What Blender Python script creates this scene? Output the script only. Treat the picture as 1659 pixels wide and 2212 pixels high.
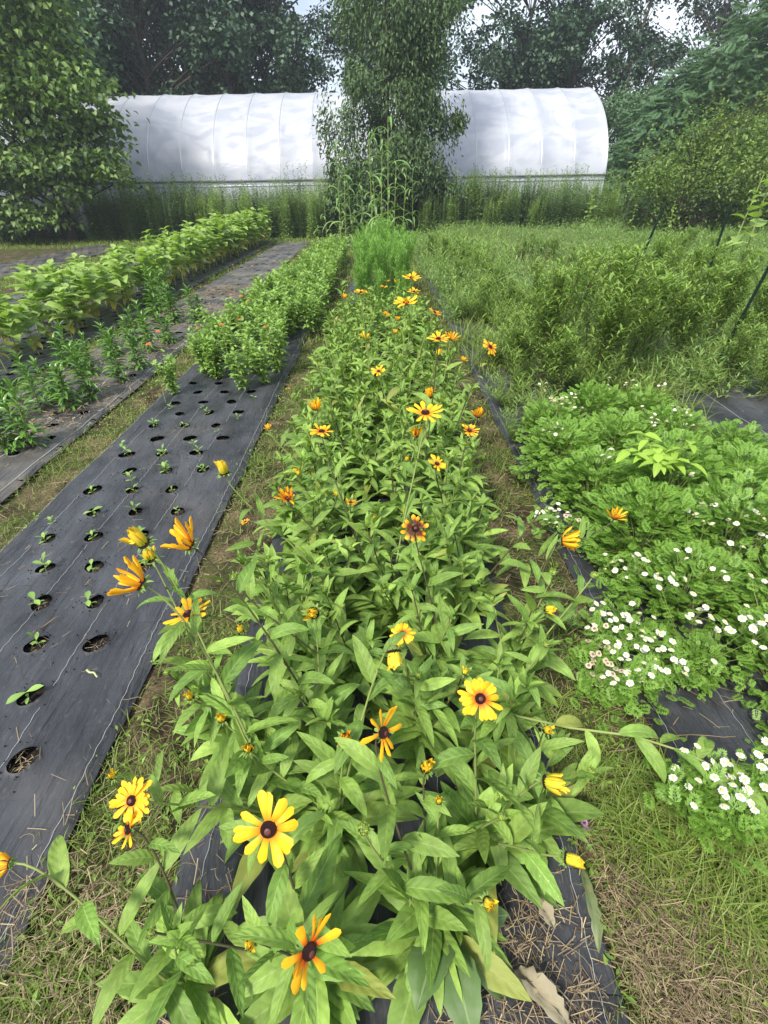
import bpy, math
import numpy as np
from mathutils import Vector, Quaternion
R = math.radians
scene = bpy.context.scene
COL = scene.collection
for o in list(bpy.data.objects): bpy.data.objects.remove(o)

# ------------------------------------------------------------------ camera
CH, PITCH, ROLL, FPX = 1.5, R(34), R(1.0), 1044.0     # eye height, tilt down, roll, focal length in px of a 1659 px wide frame
cd = bpy.data.cameras.new('camera'); cam = bpy.data.objects.new('camera', cd); COL.objects.link(cam)
cam.location = (0, 0, CH)
cd.sensor_fit = 'HORIZONTAL'; cd.sensor_width = 36; cd.lens = 36 * FPX / 1659
cd.clip_start = .02; cd.clip_end = 500
from mathutils import Matrix
cam.rotation_euler = (Matrix.Rotation(R(90) - PITCH, 4, 'X') @ Matrix.Rotation(-ROLL, 4, 'Z')).to_euler()
scene.camera = cam

# ------------------------------------------------------------------ world, sun, exposure
SUN_EL, SUN_ROT = R(52), R(215)
w = bpy.data.worlds.new('World'); scene.world = w; w.use_nodes = True
nt = w.node_tree; nt.nodes.clear(); N = nt.nodes.new; Lk = nt.links.new
out = N('ShaderNodeOutputWorld'); bg = N('ShaderNodeBackground'); sky = N('ShaderNodeTexSky')
sky.sky_type = 'NISHITA'; sky.sun_disc = False; sky.sun_elevation = SUN_EL; sky.sun_rotation = SUN_ROT
sky.dust_density = 3.0; sky.air_density = 1.0
tc = N('ShaderNodeTexCoord'); no = N('ShaderNodeTexNoise'); no.inputs['Scale'].default_value = 3.2; no.inputs['Detail'].default_value = 7
Lk(tc.outputs['Generated'], no.inputs['Vector'])
rp = N('ShaderNodeValToRGB'); rp.color_ramp.elements[0].position = .36; rp.color_ramp.elements[1].position = .56
rp.color_ramp.elements[0].color = (.25, .25, .25, 1); rp.color_ramp.elements[1].color = (1, 1, 1, 1)
Lk(no.outputs['Fac'], rp.inputs['Fac'])
mx = N('ShaderNodeMix'); mx.data_type = 'RGBA'; Lk(rp.outputs['Color'], mx.inputs['Factor']); Lk(sky.outputs['Color'], mx.inputs['A'])
mx.inputs['B'].default_value = (7.0, 7.7, 8.7, 1)
Lk(mx.outputs['Result'], bg.inputs['Color']); bg.inputs['Strength'].default_value = .078
Lk(bg.outputs[0], out.inputs[0])
sl = bpy.data.lights.new('sun', 'SUN'); sl.energy = 3.0; sl.angle = R(10); sl.color = (1, .95, .86)
so = bpy.data.objects.new('sun', sl); COL.objects.link(so)
# sky sun_rotation is measured clockwise from +Y
sd = Vector((math.sin(SUN_ROT) * math.cos(SUN_EL), math.cos(SUN_ROT) * math.cos(SUN_EL), math.sin(SUN_EL)))
so.rotation_euler = sd.to_track_quat('Z', 'Y').to_euler()
vs = scene.view_settings; vs.view_transform = 'Standard'; vs.look = 'None'; vs.exposure = 1.2; vs.gamma = 1
scene.render.resolution_x = 768; scene.render.resolution_y = 1024
try:
    scene.cycles.max_bounces = 6; scene.cycles.diffuse_bounces = 3; scene.cycles.glossy_bounces = 2
    scene.cycles.transmission_bounces = 4; scene.cycles.transparent_max_bounces = 8; scene.cycles.volume_bounces = 0
except Exception: pass

# ------------------------------------------------------------------ placement from the surveyed view (real ground / height positions)
def ray(px, py):
    u = px - 829.5; v = py - 1106; c, s = math.cos(ROLL), math.sin(ROLL)
    u, v = u * c - v * s, u * s + v * c
    return np.array([u, FPX * math.cos(PITCH) - v * math.sin(PITCH), -(FPX * math.sin(PITCH) + v * math.cos(PITCH))]) / FPX
def gp(px, py, z=0.):
    d = ray(px, py); t = (z - CH) / d[2]; return np.array([d[0] * t, d[1] * t, z])
def atY(px, py, Y):
    d = ray(px, py); t = Y / d[1]; return np.array([d[0] * t, Y, CH + d[2] * t])

# ------------------------------------------------------------------ mesh helpers
def nrm(a): return a / np.maximum(np.linalg.norm(a, axis=-1, keepdims=True), 1e-9)
class MB:
    def __init__(s): s.V = []; s.F = []; s.U = []; s.M = []; s.n = 0
    def add(s, V, F, UV=None, mat=0):
        V = np.asarray(V, float).reshape(-1, 3); F = np.asarray(F, int).reshape(-1, 4)
        s.V.append(V); s.F.append(F + s.n); s.n += len(V)
        s.U.append(np.zeros((len(F), 4, 2)) if UV is None else np.asarray(UV, float).reshape(-1, 4, 2))
        s.M.append(np.full(len(F), mat, int))
    def mesh(s, name, mats, smooth=True):
        me = bpy.data.meshes.new(name)
        V = np.concatenate(s.V); F = np.concatenate(s.F); U = np.concatenate(s.U); M = np.concatenate(s.M)
        me.vertices.add(len(V)); me.vertices.foreach_set('co', V.astype(np.float32).ravel())
        me.loops.add(F.size); me.loops.foreach_set('vertex_index', F.astype(np.int32).ravel())
        me.polygons.add(len(F)); me.polygons.foreach_set('loop_start', np.arange(0, F.size, 4, dtype=np.int32))
        me.polygons.foreach_set('material_index', M.astype(np.int32))
        uv = me.uv_layers.new(name='UVMap'); uv.data.foreach_set('uv', U.astype(np.float32).ravel())
        for m in (mats if isinstance(mats, (list, tuple)) else [mats]): me.materials.append(m)
        me.update(calc_edges=True)
        me.polygons.foreach_set('use_smooth', np.full(len(F), smooth)); me.update()
        return me
    def obj(s, name, mats, parent=None, smooth=True, loc=None):
        return mobj(name, s.mesh(name, mats, smooth), parent, loc)
def mobj(name, me, parent=None, loc=None):
    o = bpy.data.objects.new(name, me); COL.objects.link(o)
    if parent is not None: o.parent = parent
    if loc is not None: o.location = loc
    return o
def tag(o, label=None, cat=None, group=None, kind=None):
    if label: o['label'] = label
    if cat: o['category'] = cat
    if group: o['group'] = group
    if kind: o['kind'] = kind
    return o
def thing(name, label, cat, loc=(0, 0, 0), rz=0, group=None):
    o = bpy.data.objects.new(name, None); COL.objects.link(o); o.empty_display_size = .05
    o.location = tuple(float(c) for c in loc); o.rotation_euler = (0, 0, float(rz)); return tag(o, label, cat, group)
def dup(root, loc, rz, sc=1., label=None, cat=None, group=None):
    r = root.copy(); COL.objects.link(r); r.location = tuple(float(c) for c in loc); r.rotation_euler = (0, 0, float(rz)); r.scale = (sc, sc, sc)
    tag(r, label, cat, group)
    for ch in list(root.children):
        c = ch.copy(); COL.objects.link(c); c.parent = r
        for g in ch.children:
            d = g.copy(); COL.objects.link(d); d.parent = c
    return r

PROF = {
 'lance': lambda t: np.sin(np.pi * np.clip(t, 0, 1) ** .8) ** .85 * .97 + .03,
 'ovate': lambda t: np.clip(np.sin(np.pi * t ** .62), 0, 1) ** .8 * .96 + .04,
 'obov': lambda t: np.clip(np.sin(np.pi * np.clip(t, 0, 1) ** 1.25), 0, 1) ** 1.0 * .93 + .07,
 'grass': lambda t: (1 - t) ** .6 * .95 + .05,
 'petal': lambda t: np.clip(.45 + .75 * t, 0, 1) * np.clip((1.02 - t) / .16, 0.12, 1) ** .5,
 'spear': lambda t: np.clip(np.sin(np.pi * t ** .7), 0, 1) ** .7 * .95 + .05,
 'heart': lambda t: np.clip(np.sin(np.pi * np.clip(t * .96 + .04, 0, 1) ** .5), 0, 1) ** .75 * .97 + .03,
 'even': lambda t: np.ones_like(t),
}
def leaves(mb, P, az, el, droop, L, W, prof='lance', n=5, fold=.25, cols=3, roll=0., mat=0, wave=0., serr=0., rg=None):
    """a batch of blades: each a strip bending from elevation el by droop along its length"""
    P = np.atleast_2d(np.asarray(P, float)); K = len(P)
    f = lambda a: np.broadcast_to(np.asarray(a, float), (K,))[:, None]
    az, el, droop, L, W, roll = map(f, (az, el, droop, L, W, roll))
    t = np.linspace(0, 1, n + 1)[None]
    ang = el - droop * t
    am = (ang[:, 1:] + ang[:, :-1]) / 2
    seg = np.stack([np.cos(am) * np.cos(az), np.cos(am) * np.sin(az), np.sin(am)], -1) * (L / n)[..., None]
    S = np.concatenate([np.zeros((K, 1, 3)), np.cumsum(seg, 1)], 1) + P[:, None]
    T = np.stack([np.cos(ang) * np.cos(az), np.cos(ang) * np.sin(az), np.sin(ang)], -1)
    sx = np.stack([-np.sin(az), np.cos(az), 0 * az], -1) + 0 * T
    nz = np.cross(T, sx)
    c, s_ = np.cos(roll)[..., None], np.sin(roll)[..., None]
    side = sx * c + nz * s_; nor = nz * c - sx * s_
    w = W * PROF[prof](t) * .5
    if serr: w = w * (1 + serr * (np.arange(n + 1) % 2 * 2 - 1))
    w = w[..., None]
    if cols == 2:
        V = np.stack([S - side * w, S + side * w], 2); us = [0, 1]
    else:
        ww = 0
        if wave:
            ph = (rg.random((K, 1)) * 6 if rg is not None else 0)
            ww = (np.sin(t * 9 + ph) * wave * W)[..., None]
        ss = np.linspace(-1, 1, cols); hh = np.sin(np.abs(ss) * 2.0) / math.sin(2.0) if cols > 3 else np.abs(ss)
        V = np.stack([S + side * w * s1 + nor * (w * fold * 2 * h1 - ww * s1) for s1, h1 in zip(ss, hh)], 2); us = (ss + 1) / 2
    C = V.shape[2]
    a = np.arange(K)[:, None, None] * ((n + 1) * C) + np.arange(n)[None, :, None] * C + np.arange(C - 1)[None, None]
    F = np.stack([a, a + 1, a + C + 1, a + C], -1)
    us = np.array(us); u0 = np.broadcast_to(us[:-1], a.shape); u1 = np.broadcast_to(us[1:], a.shape)
    v0 = np.broadcast_to((np.arange(n) / n)[None, :, None], a.shape); v1 = v0 + 1 / n
    UV = np.stack([np.stack([u0, v0], -1), np.stack([u1, v0], -1), np.stack([u1, v1], -1), np.stack([u0, v1], -1)], -2)
    mb.add(V, F, UV, mat)
def tubes(mb, PP, RR, sides=6, mat=0):
    """batch of tubes, PP (K,n,3), RR (K,n) or (n,)"""
    PP = np.asarray(PP, float)
    if PP.ndim == 2: PP = PP[None]
    K, n, _ = PP.shape; RR = np.broadcast_to(np.asarray(RR, float), (K, n))
    T = nrm(np.gradient(PP, axis=1)); m = nrm(T.mean(1, keepdims=True))
    ref = np.where(np.abs(m[..., 2:3]) > .7, np.array([1., 0, 0]), np.array([0, 0, 1.]))
    A = nrm(np.cross(T, ref + 0 * T)); B = np.cross(T, A)
    th = np.arange(sides) / sides * 2 * np.pi
    V = PP[:, :, None] + RR[:, :, None, None] * (A[:, :, None] * np.cos(th)[:, None] + B[:, :, None] * np.sin(th)[:, None])
    a = np.arange(K)[:, None, None] * (n * sides) + np.arange(n - 1)[None, :, None] * sides
    j = np.arange(sides)[None, None]; j2 = (j + 1) % sides
    F = np.stack([a + j, a + j2, a + sides + j2, a + sides + j], -1)
    v0 = np.broadcast_to(np.arange(n - 1)[None, :, None] / (n - 1), F.shape[:3]); u0 = np.broadcast_to(j / sides, F.shape[:3])
    UV = np.stack([np.stack([u0, v0], -1)] * 4, -2)
    mb.add(V, F, UV, mat)
def revolve(mb, prof, sides=12, mat=0, c=(0, 0, 0), jit=0, rg=None):
    prof = np.array(prof, float); n = len(prof); th = np.arange(sides) / sides * 2 * np.pi
    r = prof[:, 0][:, None] * (1 + (rg.random((n, sides)) - .5) * jit if jit else np.ones((1, sides)))
    V = np.stack([r * np.cos(th), r * np.sin(th), prof[:, 1][:, None] + 0 * r], -1) + np.array(c)
    a = (np.arange(n - 1) * sides)[:, None]; j = np.arange(sides)[None]; j2 = (j + 1) % sides
    F = np.stack([a + j, a + j2, a + sides + j2, a + sides + j], -1)
    mb.add(V, F, None, mat)
def box(mb, c, s, mat=0, rz=0., top=1.):
    x, y, z = np.array(s) / 2; V = np.array([[-x, -y, -z], [x, -y, -z], [x, y, -z], [-x, y, -z], [-x * top, -y * top, z], [x * top, -y * top, z], [x * top, y * top, z], [-x * top, y * top, z]])
    cz, sz = math.cos(rz), math.sin(rz); V = V @ np.array([[cz, sz, 0], [-sz, cz, 0], [0, 0, 1]]) + np.array(c)
    mb.add(V, [[0, 3, 2, 1], [4, 5, 6, 7], [0, 1, 5, 4], [1, 2, 6, 5], [2, 3, 7, 6], [3, 0, 4, 7]], None, mat)
def stamp(mb, tm, P, az, el, roll, s, mat=None):
    """copies of a template (V,F,UV,M) with its x axis along the direction (az, el), rolled about it"""
    K = len(P); V0, F0, U0, M0 = tm
    ca, sa, ce, se = np.cos(az), np.sin(az), np.cos(el), np.sin(el)
    X = np.stack([ca * ce, sa * ce, se], -1); Y = np.stack([-sa, ca, 0 * az], -1); Z = np.cross(X, Y)
    c, s_ = np.cos(roll)[:, None], np.sin(roll)[:, None]; Y, Z = Y * c + Z * s_, Z * c - Y * s_
    V = (V0[None, :, 0, None] * X[:, None] + V0[None, :, 1, None] * Y[:, None] + V0[None, :, 2, None] * Z[:, None]) * np.asarray(s).reshape(-1, 1, 1) + P[:, None]
    F = F0[None] + (np.arange(K) * len(V0))[:, None, None]
    U = np.broadcast_to(U0[None], (K,) + U0.shape)
    for m in np.unique(M0):
        k = M0 == m; FF = F[:, k].reshape(-1, 4); UU = U[:, k].reshape(-1, 4, 2)
        s0 = mb.n
        if m == M0.min(): mb.add(V, FF, UU, int(m)); base = s0
        else: mb.F.append(FF + base); mb.U.append(UU); mb.M.append(np.full(len(FF), int(m))); mb.V.append(np.zeros((0, 3)))
def tmpl(mb): return np.concatenate(mb.V), np.concatenate(mb.F), np.concatenate(mb.U), np.concatenate(mb.M)

# ------------------------------------------------------------------ materials
def newmat(name):
    m = bpy.data.materials.new(name); m.use_nodes = True; m.node_tree.nodes.clear(); return m, m.node_tree.nodes.new, m.node_tree.links.new
def vmath(N, L, op, a, b=None):
    x = N('ShaderNodeMath'); x.operation = op
    for i, q in enumerate((a, b)):
        if q is None: continue
        if isinstance(q, (int, float)): x.inputs[i].default_value = q
        else: L(q, x.inputs[i])
    return x.outputs[0]
def cmix(N, L, f, a, b, mode='MIX'):
    x = N('ShaderNodeMix'); x.data_type = 'RGBA'; x.blend_type = mode
    for k, q in (('Factor', f), ('A', a), ('B', b)):
        if isinstance(q, (int, float)): x.inputs[k].default_value = q
        elif isinstance(q, (tuple, list)): x.inputs[k].default_value = tuple(q) + ((1,) if len(q) == 3 else ())
        else: L(q, x.inputs[k])
    return x.outputs['Result']
def leafmat(name, c1, c2, rib=None, trans=.35, rough=.5, tip=None, veins=False, hsv=.15, spec=.35, blot=None):
    m, N, L = newmat(name)
    geo = N('ShaderNodeNewGeometry'); oi = N('ShaderNodeObjectInfo'); uv = N('ShaderNodeUVMap'); sp = N('ShaderNodeSeparateXYZ'); L(uv.outputs[0], sp.inputs[0])
    r = geo.outputs['Random Per Island']
    col = cmix(N, L, r, c1, c2)
    if tip: 
        f = vmath(N, L, 'POWER', sp.outputs['Y'], 2.0); col = cmix(N, L, f, col, tip)
    if blot:
        ns = N('ShaderNodeTexNoise'); ns.inputs['Scale'].default_value = 7; f = vmath(N, L, 'MULTIPLY', vmath(N, L, 'SUBTRACT', ns.outputs['Fac'], .5), 4); 
        g_ = N('ShaderNodeClamp'); L(f, g_.inputs[0]); col = cmix(N, L, g_.outputs[0], col, blot)
    if rib:
        d = vmath(N, L, 'ABSOLUTE', vmath(N, L, 'SUBTRACT', sp.outputs['X'], .5))
        a = vmath(N, L, 'LESS_THAN', d, .03); col = cmix(N, L, vmath(N, L, 'MULTIPLY', a, .5), col, rib)
        if veins:
            s_ = vmath(N, L, 'SINE', vmath(N, L, 'MULTIPLY', vmath(N, L, 'SUBTRACT', sp.outputs['Y'], vmath(N, L, 'MULTIPLY', d, .35)), 44.))
            s_o = s_; b = vmath(N, L, 'GREATER_THAN', s_, .86); col = cmix(N, L, vmath(N, L, 'MULTIPLY', b, .12), col, rib)
    if veins:
        tcn = N('ShaderNodeTexCoord'); mo = N('ShaderNodeTexNoise'); mo.inputs['Scale'].default_value = 38; mo.inputs['Detail'].default_value = 5; L(tcn.outputs['Object'], mo.inputs['Vector'])
        mr = N('ShaderNodeMapRange'); L(mo.outputs['Fac'], mr.inputs[0]); mr.inputs[1].default_value = .35; mr.inputs[2].default_value = .65; mr.inputs[3].default_value = .82; mr.inputs[4].default_value = 1.12
        col = cmix(N, L, 1., col, mr.outputs[0], 'MULTIPLY')
        sp2 = N('ShaderNodeTexNoise'); sp2.inputs['Scale'].default_value = 210; L(tcn.outputs['Object'], sp2.inputs['Vector'])
        col = cmix(N, L, vmath(N, L, 'MULTIPLY', vmath(N, L, 'GREATER_THAN', sp2.outputs['Fac'], .71), .6), col, (.45, .48, .30))
        yl = vmath(N, L, 'MULTIPLY', vmath(N, L, 'GREATER_THAN', vmath(N, L, 'FRACT', vmath(N, L, 'MULTIPLY', r, 13.7)), .975), .5); col = cmix(N, L, yl, col, (.36, .33, .08))
    hs = N('ShaderNodeHueSaturation'); L(col, hs.inputs['Color'])
    v = vmath(N, L, 'ADD', 1 - hsv, vmath(N, L, 'MULTIPLY', vmath(N, L, 'FRACT', vmath(N, L, 'MULTIPLY', r, 7.31)), 2 * hsv)); L(v, hs.inputs['Value'])
    col = hs.outputs[0]
    pb = N('ShaderNodeBsdfPrincipled'); L(col, pb.inputs['Base Color']); pb.inputs['Roughness'].default_value = rough
    pb.inputs['Specular IOR Level'].default_value = spec
    if veins:
        bp = N('ShaderNodeBump'); bp.inputs['Strength'].default_value = .35; bp.inputs['Distance'].default_value = .002
        L(vmath(N, L, 'ADD', vmath(N, L, 'MULTIPLY', s_o, .5), vmath(N, L, 'MULTIPLY', mo.outputs['Fac'], 2.)), bp.inputs['Height']); L(bp.outputs[0], pb.inputs['Normal'])
    tr = N('ShaderNodeBsdfTranslucent'); tcx = cmix(N, L, 1., col, (1.25, 1.35, .6), 'MULTIPLY'); L(tcx, tr.inputs['Color'])
    ms = N('ShaderNodeMixShader'); ms.inputs[0].default_value = trans; L(pb.outputs[0], ms.inputs[1]); L(tr.outputs[0], ms.inputs[2])
    o = N('ShaderNodeOutputMaterial'); L(ms.outputs[0], o.inputs[0]); return m
def plain(name, c, rough=.6, c2=None, scale=20., spec=.3, bump=0., metal=0.):
    m, N, L = newmat(name); pb = N('ShaderNodeBsdfPrincipled'); o = N('ShaderNodeOutputMaterial'); L(pb.outputs[0], o.inputs[0])
    tcn = N('ShaderNodeTexCoord'); ns = N('ShaderNodeTexNoise'); ns.inputs['Scale'].default_value = scale; ns.inputs['Detail'].default_value = 5; L(tcn.outputs['Object'], ns.inputs['Vector'])
    c2 = c2 or tuple(q * .7 for q in c)
    L(cmix(N, L, ns.outputs['Fac'], c, c2), pb.inputs['Base Color'])
    pb.inputs['Roughness'].default_value = rough; pb.inputs['Specular IOR Level'].default_value = spec; pb.inputs['Metallic'].default_value = metal
    if bump:
        b = N('ShaderNodeBump'); b.inputs['Strength'].default_value = bump; b.inputs['Distance'].default_value = .01; L(ns.outputs['Fac'], b.inputs['Height']); L(b.outputs[0], pb.inputs['Normal'])
    return m
G = lambda r, g, b: (r, g, b)
M_rud = leafmat('black eyed susan leaf', G(.125, .235, .038), G(.25, .375, .070), rib=(.34, .45, .15), veins=True, trans=.28, rough=.6, hsv=.24)
M_rudstem = plain('hairy green stem', (.25, .34, .09), .7, (.17, .17, .06), 14)
M_darkstem = plain('dark purple stem', (.055, .04, .028), .7, (.09, .09, .035), 14)
M_zin = leafmat('zinnia leaf', G(.16, .28, .06), G(.26, .40, .09), rib=(.30, .45, .18), trans=.3)
M_spear = leafmat('dark glossy lance leaf', G(.065, .16, .025), G(.14, .27, .045), rib=(.16, .28, .06), trans=.25, rough=.32, spec=.5)
M_sun = leafmat('sunflower leaf', G(.21, .33, .07), G(.31, .43, .11), rib=(.32, .45, .15), veins=True, trans=.35)
M_yleaf = leafmat('yellowed leaf', G(.5, .40, .07), G(.42, .42, .10), trans=.3)
M_fev = leafmat('feverfew leaf', G(.12, .245, .035), G(.22, .37, .06), trans=.36, rough=.5)
M_aster = leafmat('aster leaf', G(.13, .22, .045), G(.22, .325, .065), trans=.3)
M_cosmos = leafmat('feathery leaf', G(.16, .32, .05), G(.22, .40, .08), trans=.3)
M_corn = leafmat('sorghum blade', G(.15, .28, .08), G(.24, .38, .12), rib=(.35, .45, .25), trans=.3)
M_grass = leafmat('lawn grass', G(.08, .15, .022), G(.20, .30, .05), trans=.35, tip=(.24, .27, .07))
M_grass2 = leafmat('path weeds', G(.09, .18, .025), G(.20, .30, .05), trans=.3)
M_straw = leafmat('dry straw', G(.38, .30, .18), G(.09, .06, .035), trans=.1, rough=.8, hsv=.3)
M_weed = leafmat('tall weed leaf', G(.06, .125, .045), G(.12, .20, .065), trans=.25)
M_weed2 = leafmat('pale weed leaf', G(.14, .25, .06), G(.23, .33, .09), trans=.25)
M_syc = leafmat('sycamore leaf', G(.06, .12, .03), G(.17, .26, .06), rib=(.2, .3, .1), trans=.25)
M_pear = leafmat('pear leaf', G(.055, .095, .04), G(.10, .165, .055), trans=.15, rough=.55, spec=.2)
M_far = leafmat('distant tree leaf', G(.028, .062, .036), G(.068, .125, .06), trans=.1)
M_far2 = leafmat('distant pale tree leaf', G(.06, .12, .055), G(.10, .18, .075), trans=.2)
M_sumac = leafmat('sumac leaflet', G(.045, .105, .04), G(.09, .17, .065), trans=.2)
M_olive = leafmat('olive shrub leaf', G(.08, .145, .028), G(.19, .27, .055), trans=.3)
M_bark = plain('bark', (.06, .045, .035), .9, (.03, .025, .02), 9, bump=.6)
M_petal = leafmat('yellow petal', G(.90, .48, .015), G(.95, .56, .03), trans=.25, rough=.5, hsv=.05, tip=(.95, .60, .03))
def petalmat(name, base, tipc, mid=.45):
    m, N, L = newmat(name); geo = N('ShaderNodeNewGeometry'); uv = N('ShaderNodeUVMap'); sp = N('ShaderNodeSeparateXYZ'); L(uv.outputs[0], sp.inputs[0])
    ns = N('ShaderNodeTexNoise'); ns.inputs['Scale'].default_value = 90; 
    f = vmath(N, L, 'ADD', sp.outputs['Y'], vmath(N, L, 'MULTIPLY', vmath(N, L, 'SUBTRACT', ns.outputs['Fac'], .5), .25))
    r = N('ShaderNodeValToRGB'); r.color_ramp.elements[0].position = mid - .17; r.color_ramp.elements[1].position = mid + .22
    r.color_ramp.elements[0].color = tuple(base) + (1,); r.color_ramp.elements[1].color = tuple(tipc) + (1,); L(f, r.inputs[0])
    d = vmath(N, L, 'ABSOLUTE', vmath(N, L, 'SUBTRACT', sp.outputs['X'], .5)); g = vmath(N, L, 'LESS_THAN', vmath(N, L, 'ABSOLUTE', vmath(N, L, 'SUBTRACT', d, .22)), .035)
    col = cmix(N, L, vmath(N, L, 'MULTIPLY', g, .25), r.outputs[0], tuple(q * .6 for q in tipc))
    pb = N('ShaderNodeBsdfPrincipled'); L(col, pb.inputs['Base Color']); pb.inputs['Roughness'].default_value = .5; pb.inputs['Specular IOR Level'].default_value = .25
    tr = N('ShaderNodeBsdfTranslucent'); L(col, tr.inputs[0]); ms = N('ShaderNodeMixShader'); ms.inputs[0].default_value = .25
    L(pb.outputs[0], ms.inputs[1]); L(tr.outputs[0], ms.inputs[2]); o = N('ShaderNodeOutputMaterial'); L(ms.outputs[0], o.inputs[0]); return m
M_petY = petalmat('yellow ray petal', (.80, .24, .008), (.92, .48, .015), .25)
M_petO = petalmat('orange based ray petal', (.60, .09, .006), (.92, .46, .015), .30)
M_petD = petalmat('maroon based ray petal', (.07, .008, .004), (.90, .38, .012), .62)
M_petG = petalmat('young green petal', (.20, .32, .05), (.42, .48, .07), .6)
M_petB = petalmat('greenish bud petal', (.50, .50, .03), (.82, .58, .04), .4)
M_cone = plain('dark brown flower cone', (.055, .014, .010), .6, (.02, .006, .005), 300, bump=1.)
M_conec = plain('cone centre', (.12, .035, .03), .5, (.06, .02, .015), 200)
M_calyx = leafmat('hairy green calyx', G(.13, .22, .05), G(.20, .30, .07), trans=.2, rough=.8)
M_white = leafmat('white button petal', G(.60, .60, .56), G(.68, .68, .64), trans=.15, hsv=.05)
M_wc = plain('pale yellow centre', (.62, .55, .18), .7, (.5, .45, .15), 200)
M_oldfl = leafmat('withered flower', G(.55, .48, .36), G(.40, .32, .2), trans=.1)
M_zor = leafmat('orange zinnia petal', G(.75, .16, .05), G(.70, .22, .12), trans=.2)
M_pink = leafmat('pink clover petal', G(.55, .25, .5), G(.7, .42, .62), trans=.2)
M_stake = plain('dark green stake paint', (.012, .035, .025), .4, (.01, .02, .015), 30)
M_soil = plain('dark damp soil', (.018, .014, .011), .95, (.006, .005, .004), 60, bump=1.)
M_thread = plain('white stitching thread', (.42, .44, .44), .8, (.14, .15, .16), 160)
M_dry = plain('dry brown leaf', (.30, .27, .18), .8, (.17, .14, .09), 25, bump=.4)
M_steel = plain('galvanised steel', (.5, .52, .55), .45, (.4, .42, .45), 10, metal=.6)
M_board = plain('weathered baseboard', (.10, .10, .10), .8, (.2, .2, .2), 6)
M_pebble = plain('pale pebble', (.4, .36, .3), .8, (.25, .22, .18), 60)

def groundmat():
    m, N, L = newmat('garden soil and turf'); tcn = N('ShaderNodeTexCoord'); pb = N('ShaderNodeBsdfPrincipled'); o = N('ShaderNodeOutputMaterial'); L(pb.outputs[0], o.inputs[0])
    def ns(s, d=6):
        n = N('ShaderNodeTexNoise'); n.inputs['Scale'].default_value = s; n.inputs['Detail'].default_value = d; L(tcn.outputs['Object'], n.inputs['Vector']); return n.outputs['Fac']
    def ramp(f, a, b, ca=(0, 0, 0), cb=(1, 1, 1)):
        r = N('ShaderNodeValToRGB'); r.color_ramp.elements[0].position = a; r.color_ramp.elements[1].position = b
        r.color_ramp.elements[0].color = tuple(ca) + (1,); r.color_ramp.elements[1].color = tuple(cb) + (1,); L(f, r.inputs[0]); return r.outputs[0]
    soil = ramp(ns(30), .3, .7, (.012, .009, .006), (.06, .042, .027))
    straw = ramp(ns(80, 3), .35, .7, (.07, .05, .03), (.20, .15, .09))
    turf = ramp(ns(50), .3, .7, (.025, .03, .010), (.07, .085, .025))
    c = cmix(N, L, ramp(ns(6), .45, .6), soil, straw); c = cmix(N, L, ramp(ns(2.3), .42, .58), c, turf)
    L(c, pb.inputs['Base Color']); pb.inputs['Roughness'].default_value = .95; pb.inputs['Specular IOR Level'].default_value = .1
    b = N('ShaderNodeBump'); b.inputs['Strength'].default_value = .8; b.inputs['Distance'].default_value = .02; L(ns(60), b.inputs['Height']); L(b.outputs[0], pb.inputs['Normal']); return m
M_ground = groundmat()
def fabricmat(mud=.30, lo=.55):
    m, N, L = newmat('woven black ground fabric'); tcn = N('ShaderNodeTexCoord'); pb = N('ShaderNodeBsdfPrincipled'); o = N('ShaderNodeOutputMaterial'); L(pb.outputs[0], o.inputs[0])
    def ns(s, sc=(1, 1, 1), d=5, dist=0.):
        mp = N('ShaderNodeMapping'); mp.inputs['Scale'].default_value = sc; L(tcn.outputs['Object'], mp.inputs['Vector'])
        n = N('ShaderNodeTexNoise'); n.inputs['Scale'].default_value = s; n.inputs['Detail'].default_value = d; n.inputs['Distortion'].default_value = dist; L(mp.outputs[0], n.inputs['Vector']); return n.outputs['Fac']
    def ramp(f, a, b):
        r = N('ShaderNodeValToRGB'); r.color_ramp.elements[0].position = a; r.color_ramp.elements[1].position = b; L(f, r.inputs[0]); return r.outputs[0]
    c = cmix(N, L, ramp(ns(5, (1, .5, 1), 8), .35, .7), (.013, .014, .017), (.050, .053, .062))
    c = cmix(N, L, vmath(N, L, 'MULTIPLY', ramp(ns(140, (1, .3, 1), 3), .60, .75), .35), c, (.12, .12, .12))      # dust in the weave
    c = cmix(N, L, vmath(N, L, 'MULTIPLY', ramp(ns(1.1 if mud < .5 else 2., (1, 1, 1), 8), lo, lo + .17), mud), c, (.13, .115, .095))       # dried mud
    L(c, pb.inputs['Base Color'])
    L(vmath(N, L, 'ADD', .32, vmath(N, L, 'MULTIPLY', ns(7), .3)), pb.inputs['Roughness']); pb.inputs['Specular IOR Level'].default_value = .55
    h1 = ns(9, (1.6, .28, 1), 4, .6); h2 = ns(26, (1, .35, 1), 3, .3)
    wv = N('ShaderNodeTexWave'); wv.inputs['Scale'].default_value = 220; wv.bands_direction = 'X'; L(tcn.outputs['Object'], wv.inputs['Vector'])
    hh = vmath(N, L, 'ADD', vmath(N, L, 'ADD', h1, vmath(N, L, 'MULTIPLY', h2, .25)), vmath(N, L, 'MULTIPLY', wv.outputs['Fac'], .008))
    b = N('ShaderNodeBump'); b.inputs['Strength'].default_value = .85; b.inputs['Distance'].default_value = .045; L(hh, b.inputs['Height']); L(b.outputs[0], pb.inputs['Normal']); return m
M_fab = fabricmat(); M_fab2 = fabricmat(.8, .42)
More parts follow.
